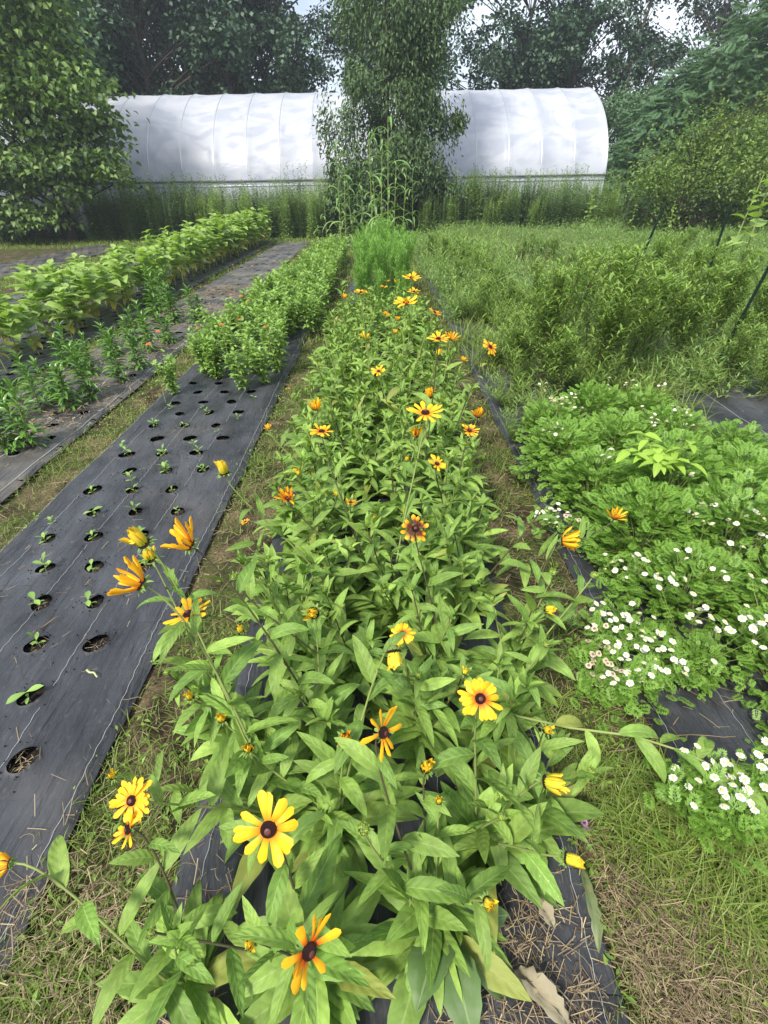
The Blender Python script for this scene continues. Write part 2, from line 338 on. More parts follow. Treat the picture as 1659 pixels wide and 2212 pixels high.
def filmmat():
    m, N, L = newmat('translucent greenhouse film'); tcn = N('ShaderNodeTexCoord'); o = N('ShaderNodeOutputMaterial')
    def ns(s, sc, d=4, dist=0., rot=0.):
        mp = N('ShaderNodeMapping'); mp.inputs['Scale'].default_value = sc; mp.inputs['Rotation'].default_value = (0, 0, rot); L(tcn.outputs['UV'], mp.inputs['Vector'])
        n = N('ShaderNodeTexNoise'); n.inputs['Scale'].default_value = s; n.inputs['Detail'].default_value = d; n.inputs['Distortion'].default_value = dist; L(mp.outputs[0], n.inputs['Vector']); return n.outputs['Fac']
    pb = N('ShaderNodeBsdfPrincipled'); pb.inputs['Roughness'].default_value = .34; pb.inputs['Specular IOR Level'].default_value = .4
    r = N('ShaderNodeValToRGB'); r.color_ramp.elements[0].position = .40; r.color_ramp.elements[1].position = .56
    r.color_ramp.elements[0].color = (.54, .57, .66, 1); r.color_ramp.elements[1].color = (.70, .72, .79, 1); L(ns(.8, (.8, 1.3, 1), 7, 1.6), r.inputs[0])
    L(r.outputs[0], pb.inputs['Base Color'])
    b = N('ShaderNodeBump'); b.inputs['Strength'].default_value = .6; b.inputs['Distance'].default_value = .02
    L(vmath(N, L, 'ADD', ns(1.5, (.8, 1.5, 1), 4, 2.2, .5), vmath(N, L, 'MULTIPLY', ns(4, (.6, 2.2, 1), 4, 1.5, -.5), .45)), b.inputs['Height']); L(b.outputs[0], pb.inputs['Normal'])
    tr = N('ShaderNodeBsdfTranslucent'); tr.inputs[0].default_value = (.74, .78, .87, 1); L(b.outputs[0], tr.inputs['Normal'])
    tp = N('ShaderNodeBsdfTransparent'); tp.inputs[0].default_value = (.85, .88, .95, 1)
    m1 = N('ShaderNodeMixShader'); m1.inputs[0].default_value = .4; L(pb.outputs[0], m1.inputs[1]); L(tr.outputs[0], m1.inputs[2])
    m2 = N('ShaderNodeMixShader'); m2.inputs[0].default_value = .18; L(m1.outputs[0], m2.inputs[1]); L(tp.outputs[0], m2.inputs[2]); L(m2.outputs[0], o.inputs[0]); return m
M_film = filmmat()

# ------------------------------------------------------------------ ground
rs = np.random.default_rng(7)
def vnoise(x, y, s, seed):
    r = np.random.default_rng(seed); out = 0
    for k in range(5):
        a = r.random() * 6.28; f = s * (1 + k * .7); out = out + np.sin(x * f * math.cos(a) + y * f * math.sin(a) + r.random() * 6.28) / (1 + k)
    return out / 2.3
gx = np.concatenate([np.linspace(-80, -14, 14), np.linspace(-13, 13, 131), np.linspace(14, 80, 14)])
gy = np.concatenate([np.linspace(-20, -1, 8), np.linspace(-.8, 24, 160), np.linspace(26, 100, 24)])
X, Y = np.meshgrid(gx, gy); Z = -.03 + .012 * vnoise(X, Y, 6, 3)
a = (np.arange(len(gy) - 1)[:, None] * len(gx) + np.arange(len(gx) - 1)[None]); nx = len(gx)
mb = MB(); mb.add(np.stack([X, Y, Z], -1), np.stack([a, a + 1, a + nx + 1, a + nx], -1))
tag(mb.obj('ground', M_ground), kind='structure')

# ------------------------------------------------------------------ fabric strips, holes punched through where planted
def fabz(x, y): return .012 + .006 * vnoise(x, y, 9, 11) + .004 * vnoise(x * 3, y, 16, 12)
C9 = .235
def fabric(x0, x1, y0, y1, label, stitches, step=C9, hole=.042, yoff=.07, near=True, holes=True, seed=1, rights=None, first_hole=0, skip=0., mat=None):
    r = np.random.default_rng(seed); mb = MB()
    if rights is None: rights = (x1 - .28, x1 - .16)
    ncol = max(1, int((x1 - x0 - .1) // step)); mx_ = (x1 - x0 - ncol * step) / 2
    rows = int((y1 - y0) // step); K = 20
    cents = []
    def edge(x, y):  # irregular outer edge
        return x
    for j in range(rows):
        ya = y0 + j * step
        # cell columns for this row (rightmost hole centre given); remaining margins are plain quads
        xr = rights[j % 2] + step / 2; n_c = int((xr - x0 - .02) // step); xs0 = xr - n_c * step
        th = (np.arange(K) + .5) / K * 2 * np.pi
        # square perimeter points matched to the circle
        s_ = np.stack([np.cos(th), np.sin(th)], -1); s_ = s_ / np.max(np.abs(s_), -1, keepdims=True) * step / 2
        for i in range(n_c):
            cx, cy = xs0 + (i + .5) * step, ya + step / 2
            rr = hole * (1 + .12 * r.standard_normal() * .6) * (1 + .10 * np.sin(2 * th + r.random() * 6))
            solid = (not holes) or (first_hole and cy < first_hole) or (skip and r.random() < skip)
            if solid: rr = rr * .02
            rings = [np.stack([np.cos(th) * rr, np.sin(th) * rr], -1), np.stack([np.cos(th) * rr * 1.25, np.sin(th) * rr * 1.25], -1)]
            rings += [rings[1] * .5 + s_ * .5, s_]
            P = np.array(rings) + np.array([cx, cy])
            zz = fabz(P[..., 0], P[..., 1]); zz[0] += (.004 + .004 * r.random(K)) if not solid else 0
            V = np.concatenate([P, zz[..., None]], -1)
            a_ = (np.arange(3) * K)[:, None]; jj = np.arange(K)[None]; j2 = (jj + 1) % K
            mb.add(V, np.stack([a_ + jj, a_ + j2, a_ + K + j2, a_ + K + jj], -1))
            # corners of the cell
            q = step / 2; idx = [2, 7, 12, 17]
            for (sx, sy), k in zip(((1, 1), (-1, 1), (-1, -1), (1, -1)), (2, 7, 12, 17)):
                kk = [k, (k - 1) % K] if True else None
                # the gap triangle between the two ring points nearest the corner
                d = np.linalg.norm(s_ - np.array([sx * q, sy * q]), axis=-1); kk = np.argsort(d)[:2]
                p = [P[3][kk[0]], P[3][kk[1]], np.array([cx + sx * q, cy + sy * q])]
                vv = [np.array([c_[0], c_[1], fabz(c_[0], c_[1])]) for c_ in p]; vv.append((vv[0] + vv[2]) / 2)
                mb.add(vv, [[0, 1, 2, 3]])
            if not solid: cents.append((cx, cy))
        for xa, xb in ((x0, xs0), (xs0 + n_c * step, x1)):
            m_ = 4 if xb - xa < .2 else 8
            xx = np.linspace(xa, xb, m_); yy = np.linspace(ya, ya + step, 5); XX, YY = np.meshgrid(xx, yy); YY = YY + 0
            jag = np.where(XX <= x0 + 1e-6, -1, np.where(XX >= x1 - 1e-6, 1, 0)); XX = XX + jag * .012 * vnoise(YY * 0 + 3, YY, 5, seed)
            ZZ = fabz(XX, YY) - np.abs(jag) * .02
            a_ = np.arange(4)[:, None] * m_ + np.arange(m_ - 1)[None]
            mb.add(np.stack([XX, YY, ZZ], -1), np.stack([a_, a_ + 1, a_ + m_ + 1, a_ + m_], -1))
    o = mb.obj('ground_fabric', mat or M_fab); tag(o, label, 'weed fabric', 'black fabric strips laid along the rows')
    # threads
    mt = MB()
    for sx in stitches:
        yy = np.arange(y0 + .02, y0 + rows * step - .02, .03 if near else .2); k = np.arange(len(yy))
        xx = sx + (.002 * (k % 2 * 2 - 1) if near else 0) + .012 * vnoise(yy * 0 + sx, yy, 3, seed + 5)
        hw = .0007 if near else .002
        zz = fabz(xx, yy) + .004
        V = np.stack([np.stack([xx - hw, yy, zz], -1), np.stack([xx + hw, yy, zz], -1)], 1)
        # drop the stretches that cross a hole
        keep = np.ones(len(yy) - 1, bool)
        for (cx, cy) in cents:
            if abs(cx - sx) < .06: keep &= ~(np.abs((yy[:-1] + yy[1:]) / 2 - cy) < .05)
        a_ = np.arange(len(yy) - 1) * 2; F = np.stack([a_, a_ + 1, a_ + 3, a_ + 2], -1)[keep]
        mt.add(V, F)
    if stitches: mt.obj('stitching', M_thread, o)
    return o, cents
_, H1 = fabric(-1.95, -.90, .0125, 19.5, 'wrinkled black fabric strip with rows of seedling holes, left of the yellow flowers', [-.935, -1.21, -1.50, -1.79, -1.92], seed=2, rights=(-1.265, -1.148), first_hole=.75)
fabric(-.57, .51, .05, 10.0, 'black fabric strip underneath the row of yellow flowers', [-.50, -.18, .14, .46], seed=3, holes=False)
fabric(-3.28, -2.25, 1.0, 18.5, 'black fabric strip littered with dry debris under the lance-leaved plants', [-2.3, -2.6, -2.95], seed=4, near=False, skip=.6, mat=M_fab2)
fabric(-4.72, -3.5, 2.5, 19.0, 'black fabric strip along the foot of the sunflower row', [-3.55, -3.9], seed=5, near=False, skip=.3)
fabric(-6.5, -5.3, 5, 19.0, 'bare black fabric strip just left of the sunflower row', [], seed=6, near=False, mat=M_fab2)
fabric(-9.6, -8.0, 8, 18.5, 'farthest left bare fabric strip in front of the broadleaf tree', [], seed=61, near=False, mat=M_fab2)
fabric(.87, 1.95, .62, 17.0, 'black fabric strip under the white button flowers', [.90, 1.15, 1.5], seed=7, holes=False)
fabric(2.35, 3.5, .8, 12.0, 'black fabric strip at the far right, behind the white flowers', [2.4, 2.7], seed=8, near=False, holes=False)

mb = MB()
for (xa, xb, ya, yb) in ((-1.9, -.95, .1, 19.4), (-3.2, -2.3, 1.1, 18.4), (-4.65, -3.55, 2.6, 18.9), (-6.4, -5.4, 5.1, 18.9), (-9.5, -8.1, 8.1, 18.4)):
    mb.add([[xa, ya, -.014], [xb, ya, -.014], [xb, yb, -.014], [xa, yb, -.014]], [[0, 1, 2, 3]])
tag(mb.obj('soil', M_soil), kind='structure')
# ------------------------------------------------------------------ grass, weeds, straw (uncountable)
def inrect(n, x0, x1, y0, y1, r, pw=1.0):
    y = y0 + (y1 - y0) * r.random(n) ** pw; x = x0 + (x1 - x0) * r.random(n); return np.stack([x, y, np.full(n, -.025)], -1)
def patchy(P, r, s, th, seed): return P[(vnoise(P[:, 0], P[:, 1], s, seed) + .35 * r.standard_normal(len(P))) > th]
r = np.random.default_rng(21); mg = MB(); ms_ = MB(); mw = MB()
strips = [(-.95, -.55, .15, 19), (-2.32, -1.9, .8, 19), (.48, .90, .15, 19), (-3.55, -3.25, 2, 19), (1.93, 2.38, .5, 14), (-5.35, -4.65, 4.5, 19), (-8.1, -6.4, 7, 19.5)]
for (x0, x1, y0, y1) in strips:
    A = (x1 - x0)
    P = patchy(inrect(int(30000 * A), x0, x1, y0, min(y1, 6), r, 1.5), r, 5, .12, 31)
    k = len(P); leaves(mg, P, r.random(k) * 6.28, r.uniform(.5, 1.5, k), r.uniform(.2, 1.6, k), r.uniform(.025, .075, k), r.uniform(.002, .0042, k), 'grass', 3, cols=2)
    if y1 > 6:
        P = patchy(inrect(int(9000 * A), x0, x1, 5.5, y1, r, 1.2), r, 3, -.3, 32)
        k = len(P); leaves(mg, P, r.random(k) * 6.28, r.uniform(.6, 1.5, k), r.uniform(.2, 1.3, k), r.uniform(.05, .12, k), r.uniform(.006, .012, k), 'grass', 2, cols=2)
    P = inrect(int(4500 * A), x0, x1, y0, min(y1, 6), r, 1.5); P[:, 2] = r.uniform(-.025, .0, len(P)); k = len(P)
    leaves(ms_, P, r.random(k) * 6.28, r.normal(0.05, .15, k), r.normal(0, .5, k), .02 + .09 * r.random(k) ** 2, r.uniform(.0008, .0024, k), 'even', 3, cols=2, roll=r.normal(0, 1, k))
    # creeping broad weeds
    P = patchy(inrect(int(7500 * A), x0, x1, y0, min(y1, 8), r, 1.4), r, 5, .15, 33); P[:, 2] += r.uniform(.005, .035, len(P)); k = len(P)
    leaves(mw, P, r.random(k) * 6.28, r.uniform(-.2, .9, k), r.uniform(0, 1, k), r.uniform(.012, .03, k), r.uniform(.008, .015, k), 'ovate', 2)
# long grass at the right edge of the path and bottom corners
def tuft(x, y, n, Lm, rad, wd=.005):
    P = np.stack([x + rad * r.standard_normal(n), y + rad * r.standard_normal(n), np.full(n, -.02)], -1)
    leaves(mg, P, r.random(n) * 6.28, r.uniform(.5, 1.45, n), r.uniform(.5, 1.8, n), r.uniform(.5, 1.15, n) * Lm, r.uniform(.6, 1.2, n) * wd, 'grass', 5, cols=2)
for D, n, Lm in (((1500, 1800), 130, .19), ((1560, 1900), 150, .2), ((1600, 1960), 130, .17), ((1420, 1840), 90, .16), ((1470, 1900), 110, .16), ((1620, 1830), 110, .18), ((1380, 1760), 80, .16), ((1340, 1700), 50, .12), ((1290, 1640), 40, .12), ((1230, 1480), 40, .1), ((1200, 1380), 40, .1), ((1590, 2050), 160, .10), ((1500, 2160), 120, .09), ((1640, 2130), 160, .1), ((1330, 1800), 60, .12), ((1180, 1560), 40, .15), ((1140, 1040), 40, .12), ((1060, 1000), 60, .1),
                 ((1440, 1960), 60, .08), ((60, 2120), 260, .07), ((150, 2180), 260, .07), ((20, 2200), 200, .07), ((220, 2050), 120, .06), ((1180, 1600), 30, .2), ((580, 900), 60, .08), ((560, 1000), 60, .08), ((640, 840), 60, .1)):
    p = gp(*D); tuft(p[0], p[1], int(n * 1.5), Lm, .07, .0042)
for (x, y) in ((2.35, 4.6), (2.9, 4.2), (2.6, 5.0), (2.2, 4.0), (3.2, 4.8), (1.0, 5.6), (1.1, 4.9), (2.1, 3.7), (3.6, 4.2), (4.0, 5), (1.9, 8), (2.3, 7)): tuft(x, y, 160, .42, .11, .011)
for k in range(60):
    x, y = r.uniform(3.0, 9), r.uniform(4, 18); tuft(x, y, 90, .35, .2, .012)
for k_ in range(60):
    x, y = r.uniform(1.05, 1.95), r.uniform(3.45, 8); tuft(x, y, 90, .22, .12, .006)
for k_ in range(34):
    x, y = r.uniform(1.95, 2.4), r.uniform(3.2, 9); tuft(x, y, 110, .3, .12, .008)
P = patchy(inrect(16000, .85, 1.5, .12, .75, r), r, 6, .1, 39); k = len(P)
leaves(mg, P, r.random(k) * 6.28, r.uniform(.5, 1.5, k), r.uniform(.2, 1.6, k), r.uniform(.03, .09, k), r.uniform(.002, .004, k), 'grass', 3, cols=2)
P = patchy(inrect(30000, -.2, 11, 10, 20.5, r), r, 1.2, -.5, 35); k = len(P)
leaves(mg, P, r.random(k) * 6.28, r.uniform(.6, 1.5, k), r.uniform(.2, 1.2, k), r.uniform(.08, .22, k), r.uniform(.008, .016, k), 'grass', 2, cols=2)
P = patchy(inrect(16000, -16, -.9, 17.5, 21, r), r, 1.2, -.5, 36); k = len(P)
leaves(mg, P, r.random(k) * 6.28, r.uniform(.6, 1.5, k), r.uniform(.2, 1.2, k), r.uniform(.06, .16, k), r.uniform(.008, .016, k), 'grass', 2, cols=2)
tag(mg.obj('grass', M_grass), 'short patchy grass growing in the paths between the fabric strips', 'grass', kind='stuff')
def straws(P, r):       # thin curled dry stems
    P = P.copy(); P[:, 2] = np.maximum(fabz(P[:, 0], P[:, 1]), .0) + r.uniform(.002, .02, len(P)); K = len(P); n = 6
    a = r.random(K) * 6.28; cv = r.normal(0, 1.6, K); L = .02 + .11 * r.random(K) ** 2; t = np.linspace(0, 1, n)
    ang = a[:, None] + cv[:, None] * t[None]; st = np.stack([np.cos(ang), np.sin(ang), r.normal(0, .12, (K, 1)) + 0 * ang], -1) * (L / n)[:, None, None]
    tubes(ms_, P[:, None] + np.cumsum(st, 1), (.0004 + .0007 * r.random(K))[:, None] * np.ones(n), 3)
# straw and debris on strips
for (x0, x1, y0, y1, n, pw) in ((-3.28, -2.25, 1.5, 8, 9000, 1.3), (.05, .50, .2, .75, 1500, 1.), (-.57, -.35, .2, .8, 500, 1.), (-1.95, -.9, .4, 4, 420, 1.), (-3.2, -1.9, 7, 15, 2500, 1.), (.88, 1.3, .6, 3, 700, 1.), (.54, .86, .12, .62, 5200, .8), (.52, .86, .9, 2.6, 1200, 1), (2.4, 3.4, 2.2, 4, 400, 1), (-.98, -.56, .2, .6, 2500, 1)):
    P = inrect(n, x0, x1, y0, y1, r, pw)
    cxx = (P[:, 0] - (x0 + x1) / 2) / (x1 - x0) * 2; cyy = np.clip((P[:, 1] - y1) / (y1 - y0) + .75, 0, 1)
    P = P[(r.random(len(P)) > np.abs(cxx) ** 2.2 * (.95 if x0 > -.6 and x1 < .6 else .3)) & (r.random(len(P)) > cyy * 1.3) & (vnoise(P[:, 0], P[:, 1], 9, 77) + .5 * r.standard_normal(len(P)) > -.3)]
    if n in (1500, 500, 5200, 2500): straws(P[::2], r)
    if n in (9000, 2500): P = patchy(P, r, 2.6, .05, 37)
    P[:, 2] = fabz(P[:, 0], P[:, 1]) + r.uniform(.002, .012, len(P)) if n not in (5200, 1200) else r.uniform(-.02, .015, len(P)); k = len(P)
    leaves(ms_, P, r.random(k) * 6.28, r.normal(0.03, .1, k), r.normal(0, .35, k), r.uniform(.01, .07 if n < 9000 else .05, k), r.uniform(.001, .0026, k), 'even', 3, cols=2)
for h_ in H1:
    if h_[1] < 3.2 and r.random() < .8:
        k = 26; rr = .035 * r.random(k) ** .5; aa = r.random(k) * 6.28
        P = np.stack([h_[0] + rr * np.cos(aa), h_[1] + rr * np.sin(aa), np.full(k, -.008)], -1)
        leaves(ms_, P, r.random(k) * 6.28, r.normal(.1, .2, k), 0, r.uniform(.008, .025, k), .0013, 'even', 1, cols=2)
p = gp(25, 1632); k = 70; leaves(ms_, np.stack([p[0] + .03 * r.standard_normal(k), p[1] + .03 * r.standard_normal(k), np.full(k, .0)], -1), r.random(k) * 6.28, r.normal(.1, .2, k), 0, r.uniform(.02, .05, k), .002, 'even', 2, cols=2)
k = 12000; P = np.stack([-2.78 + .33 * r.standard_normal(k), 3 + 7 * r.random(k), 0 * r.random(k)], -1); P = patchy(P[(P[:, 0] > -3.25) & (P[:, 0] < -2.22)], r, 3.5, -.1, 91); P[:, 2] = fabz(P[:, 0], P[:, 1]) + r.uniform(.002, .02, len(P)); k = len(P)
leaves(ms_, P, r.random(k) * 6.28, r.normal(0.03, .25, k), r.normal(0, .5, k), r.uniform(.01, .06, k), r.uniform(.0015, .006, k), 'even', 2, cols=2, roll=r.normal(0, .8, k))
mcr = MB()
for (cx, cy) in H1:
    if cy < 3.6:
        k = 16; aa = r.random(k) * 6.28; rr = .05 + .03 * np.abs(r.standard_normal(k))
        for q in range(k):
            s_ = r.uniform(.0015, .005); x_, y_ = cx + rr[q] * math.cos(aa[q]), cy + rr[q] * math.sin(aa[q]); box(mcr, (x_, y_, fabz(x_, y_) + .004 + s_ * .4), (s_, s_ * 1.2, s_), rz=aa[q], top=.6)
tag(mcr.obj('soil_crumbs', M_soil, smooth=False), 'crumbs of dark soil scattered round the seedling holes', 'soil', kind='stuff')
tag(ms_.obj('dry_straw', M_straw), 'dry straw and plant debris scattered over the paths and fabric', 'straw', kind='stuff')
tag(mw.obj('creeping_weeds', M_grass2), 'small creeping broad-leaved weeds in the grass paths', 'weeds', kind='stuff')

# low leafy weeds of the overgrown right side
mm = MB(); md = MB()
P = patchy(inrect(34000, 1.9, 11.5, 3.8, 19.5, r, 1.0), r, 1.0, -.8, 41)
P2 = inrect(3500, .9, 2.2, 6.5, 17, r); P = np.concatenate([P, P2])
P = P[~((np.abs(P[:, 0] - 2.55) < .28) & (P[:, 1] > 7.2) & (P[:, 1] < 10.3))]
k = len(P); h_ = r.uniform(.10, .48, k) * (.7 + .5 * (vnoise(P[:, 0], P[:, 1], 1.5, 43) > 0))
lean = r.normal(0, .12, (k, 2)); top = P + np.concatenate([lean, h_[:, None]], -1)
tubes(mm, np.stack([P, top], 1), np.stack([np.full(k, .003), np.full(k, .0015)], -1), 3)
for q in range(9):
    t = r.uniform(.25, 1, k)[:, None]; B = P * (1 - t) + top * t
    leaves(mm, B, r.random(k) * 6.28, r.uniform(-.1, 1.1, k), r.uniform(0, .9, k), r.uniform(.04, .11, k), r.uniform(.008, .02, k), 'lance', 2, cols=2)
tag(mm.obj('overgrown_weeds', M_weed2), 'tangled knee-high weeds covering the overgrown right side', 'weeds', kind='stuff')
# dry seed stalks among them
P = inrect(350, 1.9, 5.5, 7, 17, r); k = len(P); top = P + np.stack([r.normal(0, .1, k), r.normal(0, .1, k), r.uniform(.3, .6, k)], -1)
tubes(md, np.stack([P, top], 1), np.stack([np.full(k, .003), np.full(k, .002)], -1), 3)
for q in range(4): leaves(md, P + (top - P) * r.uniform(.6, 1, k)[:, None], r.random(k) * 6.28, r.uniform(0, 1.2, k), .5, r.uniform(.02, .05, k), .012, 'ovate', 2, cols=2)
tag(md.obj('dry_weed_stalks', M_straw), 'brown dried seed stalks standing among the right-hand weeds', 'weeds', kind='stuff')
# ================================================================== BLACK EYED SUSANS
def herm(P0, T0, P1, T1, n=14):
    t = np.linspace(0, 1, n)[:, None]
    return (2*t**3-3*t**2+1)*P0 + (t**3-2*t**2+t)*T0 + (-2*t**3+3*t**2)*P1 + (t**3-t**2)*T1
# flower kinds, modelled facing +Z with a spread diameter of one unit: (ray petals, cone, calyx) meshes
def flower_meshes(kind, seed):
    r = np.random.default_rng(seed); mp = MB(); mc = MB(); mk = MB()
    n = {'open': 13, 'open2': 14, 'gap': 8, 'cup': 13, 'half': 15, 'bud': 15, 'green': 14, 'side': 13, 'dark': 12}[kind]
    az = np.arange(n) / n * 6.283 + r.normal(0, .09, n)
    rc = .115
    if kind == 'gap': az = np.array([.1, .45, .8, 1.5, 2.4, 3.7, 4.05, 4.3, 4.5, 5.4])[:10]; n = len(az)
    el, dr, L, W = dict(open=(.12, .30, .41, .145), open2=(.2, .35, .40, .13), gap=(.25, .3, .42, .12), dark=(.15, .2, .37, .14), side=(.35, .15, .42, .13),
                        cup=(.8, -.6, .47, .085), half=(1.25, -.75, .36, .085), bud=(1.35, -.55, .26, .06), green=(1.3, -1.0, .13, .045))[kind]
    P = np.stack([np.cos(az) * rc * .8, np.sin(az) * rc * .8, np.full(n, .0)], -1)
    leaves(mp, P, az, el + r.normal(0, .13 if kind != 'cup' else .3, n), dr + r.normal(0, .38, n), L * r.uniform(.78, 1.1, n), W * r.uniform(.75, 1.15, n), 'petal', 7, fold=-.2 if kind not in ('half', 'bud', 'cup') else .75, roll=r.normal(0, .2, n), wave=.02, rg=r)
    if kind in ('half', 'bud', 'open2'):
        k = n - 3; az2 = az[:k] + .2; P2 = np.stack([np.cos(az2) * rc * .6, np.sin(az2) * rc * .6, np.full(k, .015)], -1)
        leaves(mp, P2, az2, el + .1 + r.normal(0, .12, k), dr + r.normal(0, .15, k), L * r.uniform(.7, .95, k), W * .85, 'petal', 6, fold=.5 if kind != 'open2' else -.1, wave=.02, rg=r)
    h = .09 if kind in ('open', 'open2', 'gap', 'dark', 'side') else .05
    a = np.linspace(0, np.pi / 2 * .985, 9)
    revolve(mc, [(rc * math.cos(q) * (1 + .12 * math.sin(2 * q)), -.01 + h * math.sin(q) * 1.1) for q in a], 18, 0)
    if kind != 'green':                                   # florets: little bristles in spirals over the cone
        k = 230; i = np.arange(k); q = np.arccos(1 - (i + .5) / k); ga = i * 2.39996
        rr = rc * np.sin(q) * 1.03; zz = -.01 + h * np.cos(q) * 1.08
        leaves(mc, np.stack([rr * np.cos(ga), rr * np.sin(ga), zz], -1), ga, np.pi / 2 - q * .9, 0, np.where(q > 1.15, .03, .018), .012, 'spear', 1, mat=0)
    k = 13; az3 = np.arange(k) / k * 6.283 + r.normal(0, .15, k)
    e3 = {'green': .9, 'bud': .75, 'half': .3, 'cup': .1}.get(kind, -.25)
    leaves(mk, np.stack([np.cos(az3) * .05, np.sin(az3) * .05, np.full(k, -.03)], -1), az3, e3 + r.normal(0, .3, k), .9 if kind != 'green' else -.4, .17 * r.uniform(.7, 1.1, k) * (1.25 if kind in ('green', 'bud') else 1), .055, 'spear', 4)
    if kind == 'green': revolve(mk, [(.10, -.02), (.09, .05), (.05, .085), (.002, .09)], 10)
    revolve(mk, [(.022, -.10), (.06, -.07), (.10, -.03), (.112, -.004)], 12)
    pm = {'open': M_petY, 'open2': M_petO, 'gap': M_petO, 'dark': M_petD, 'side': M_petY, 'cup': M_petB, 'half': M_petB, 'bud': M_petB, 'green': M_petG}[kind]
    if kind not in ('green', 'bud'): revolve(mc, [(.05, -.01 + h * 1.06), (.035, -.01 + h * 1.17), (.015, -.01 + h * 1.2), (.001, -.01 + h * 1.19)], 10, 1)
    return mp.mesh('flower', pm), mc.mesh('cone', [M_cone if kind != 'green' else M_calyx, M_conec]), mk.mesh('calyx', M_calyx)
FM = {}
def flower(parent, P, nrmv, D, kind, pet=None, seed=0, spin=0.):
    """a flower head part (petals) with cone and calyx as sub-parts; P in parent coordinates"""
    if kind == 'half' and pet == 'Y': pet = 'B'
    key = (kind, seed % 3, pet)
    if key not in FM:
        t = flower_meshes(kind, 100 + seed % 3)
        if pet: t[0].materials.clear(); t[0].materials.append(pet if not isinstance(pet, str) else PM[pet])
        FM[key] = t
    a, b, c = FM[key]
    o = mobj('flower' if kind not in ('green', 'bud') else 'flower_bud', a, parent, tuple(P))
    q = Vector((0, 0, 1)).rotation_difference(Vector(nrmv).normalized()) @ Quaternion((0, 0, 1), spin)
    o.rotation_mode = 'QUATERNION'; o.rotation_quaternion = q; o.scale = (D, D, D)
    mobj('cone', b, o); mobj('calyx', c, o); return o
PM = {'Y': M_petY, 'O': M_petO, 'D': M_petD, 'B': M_petB}
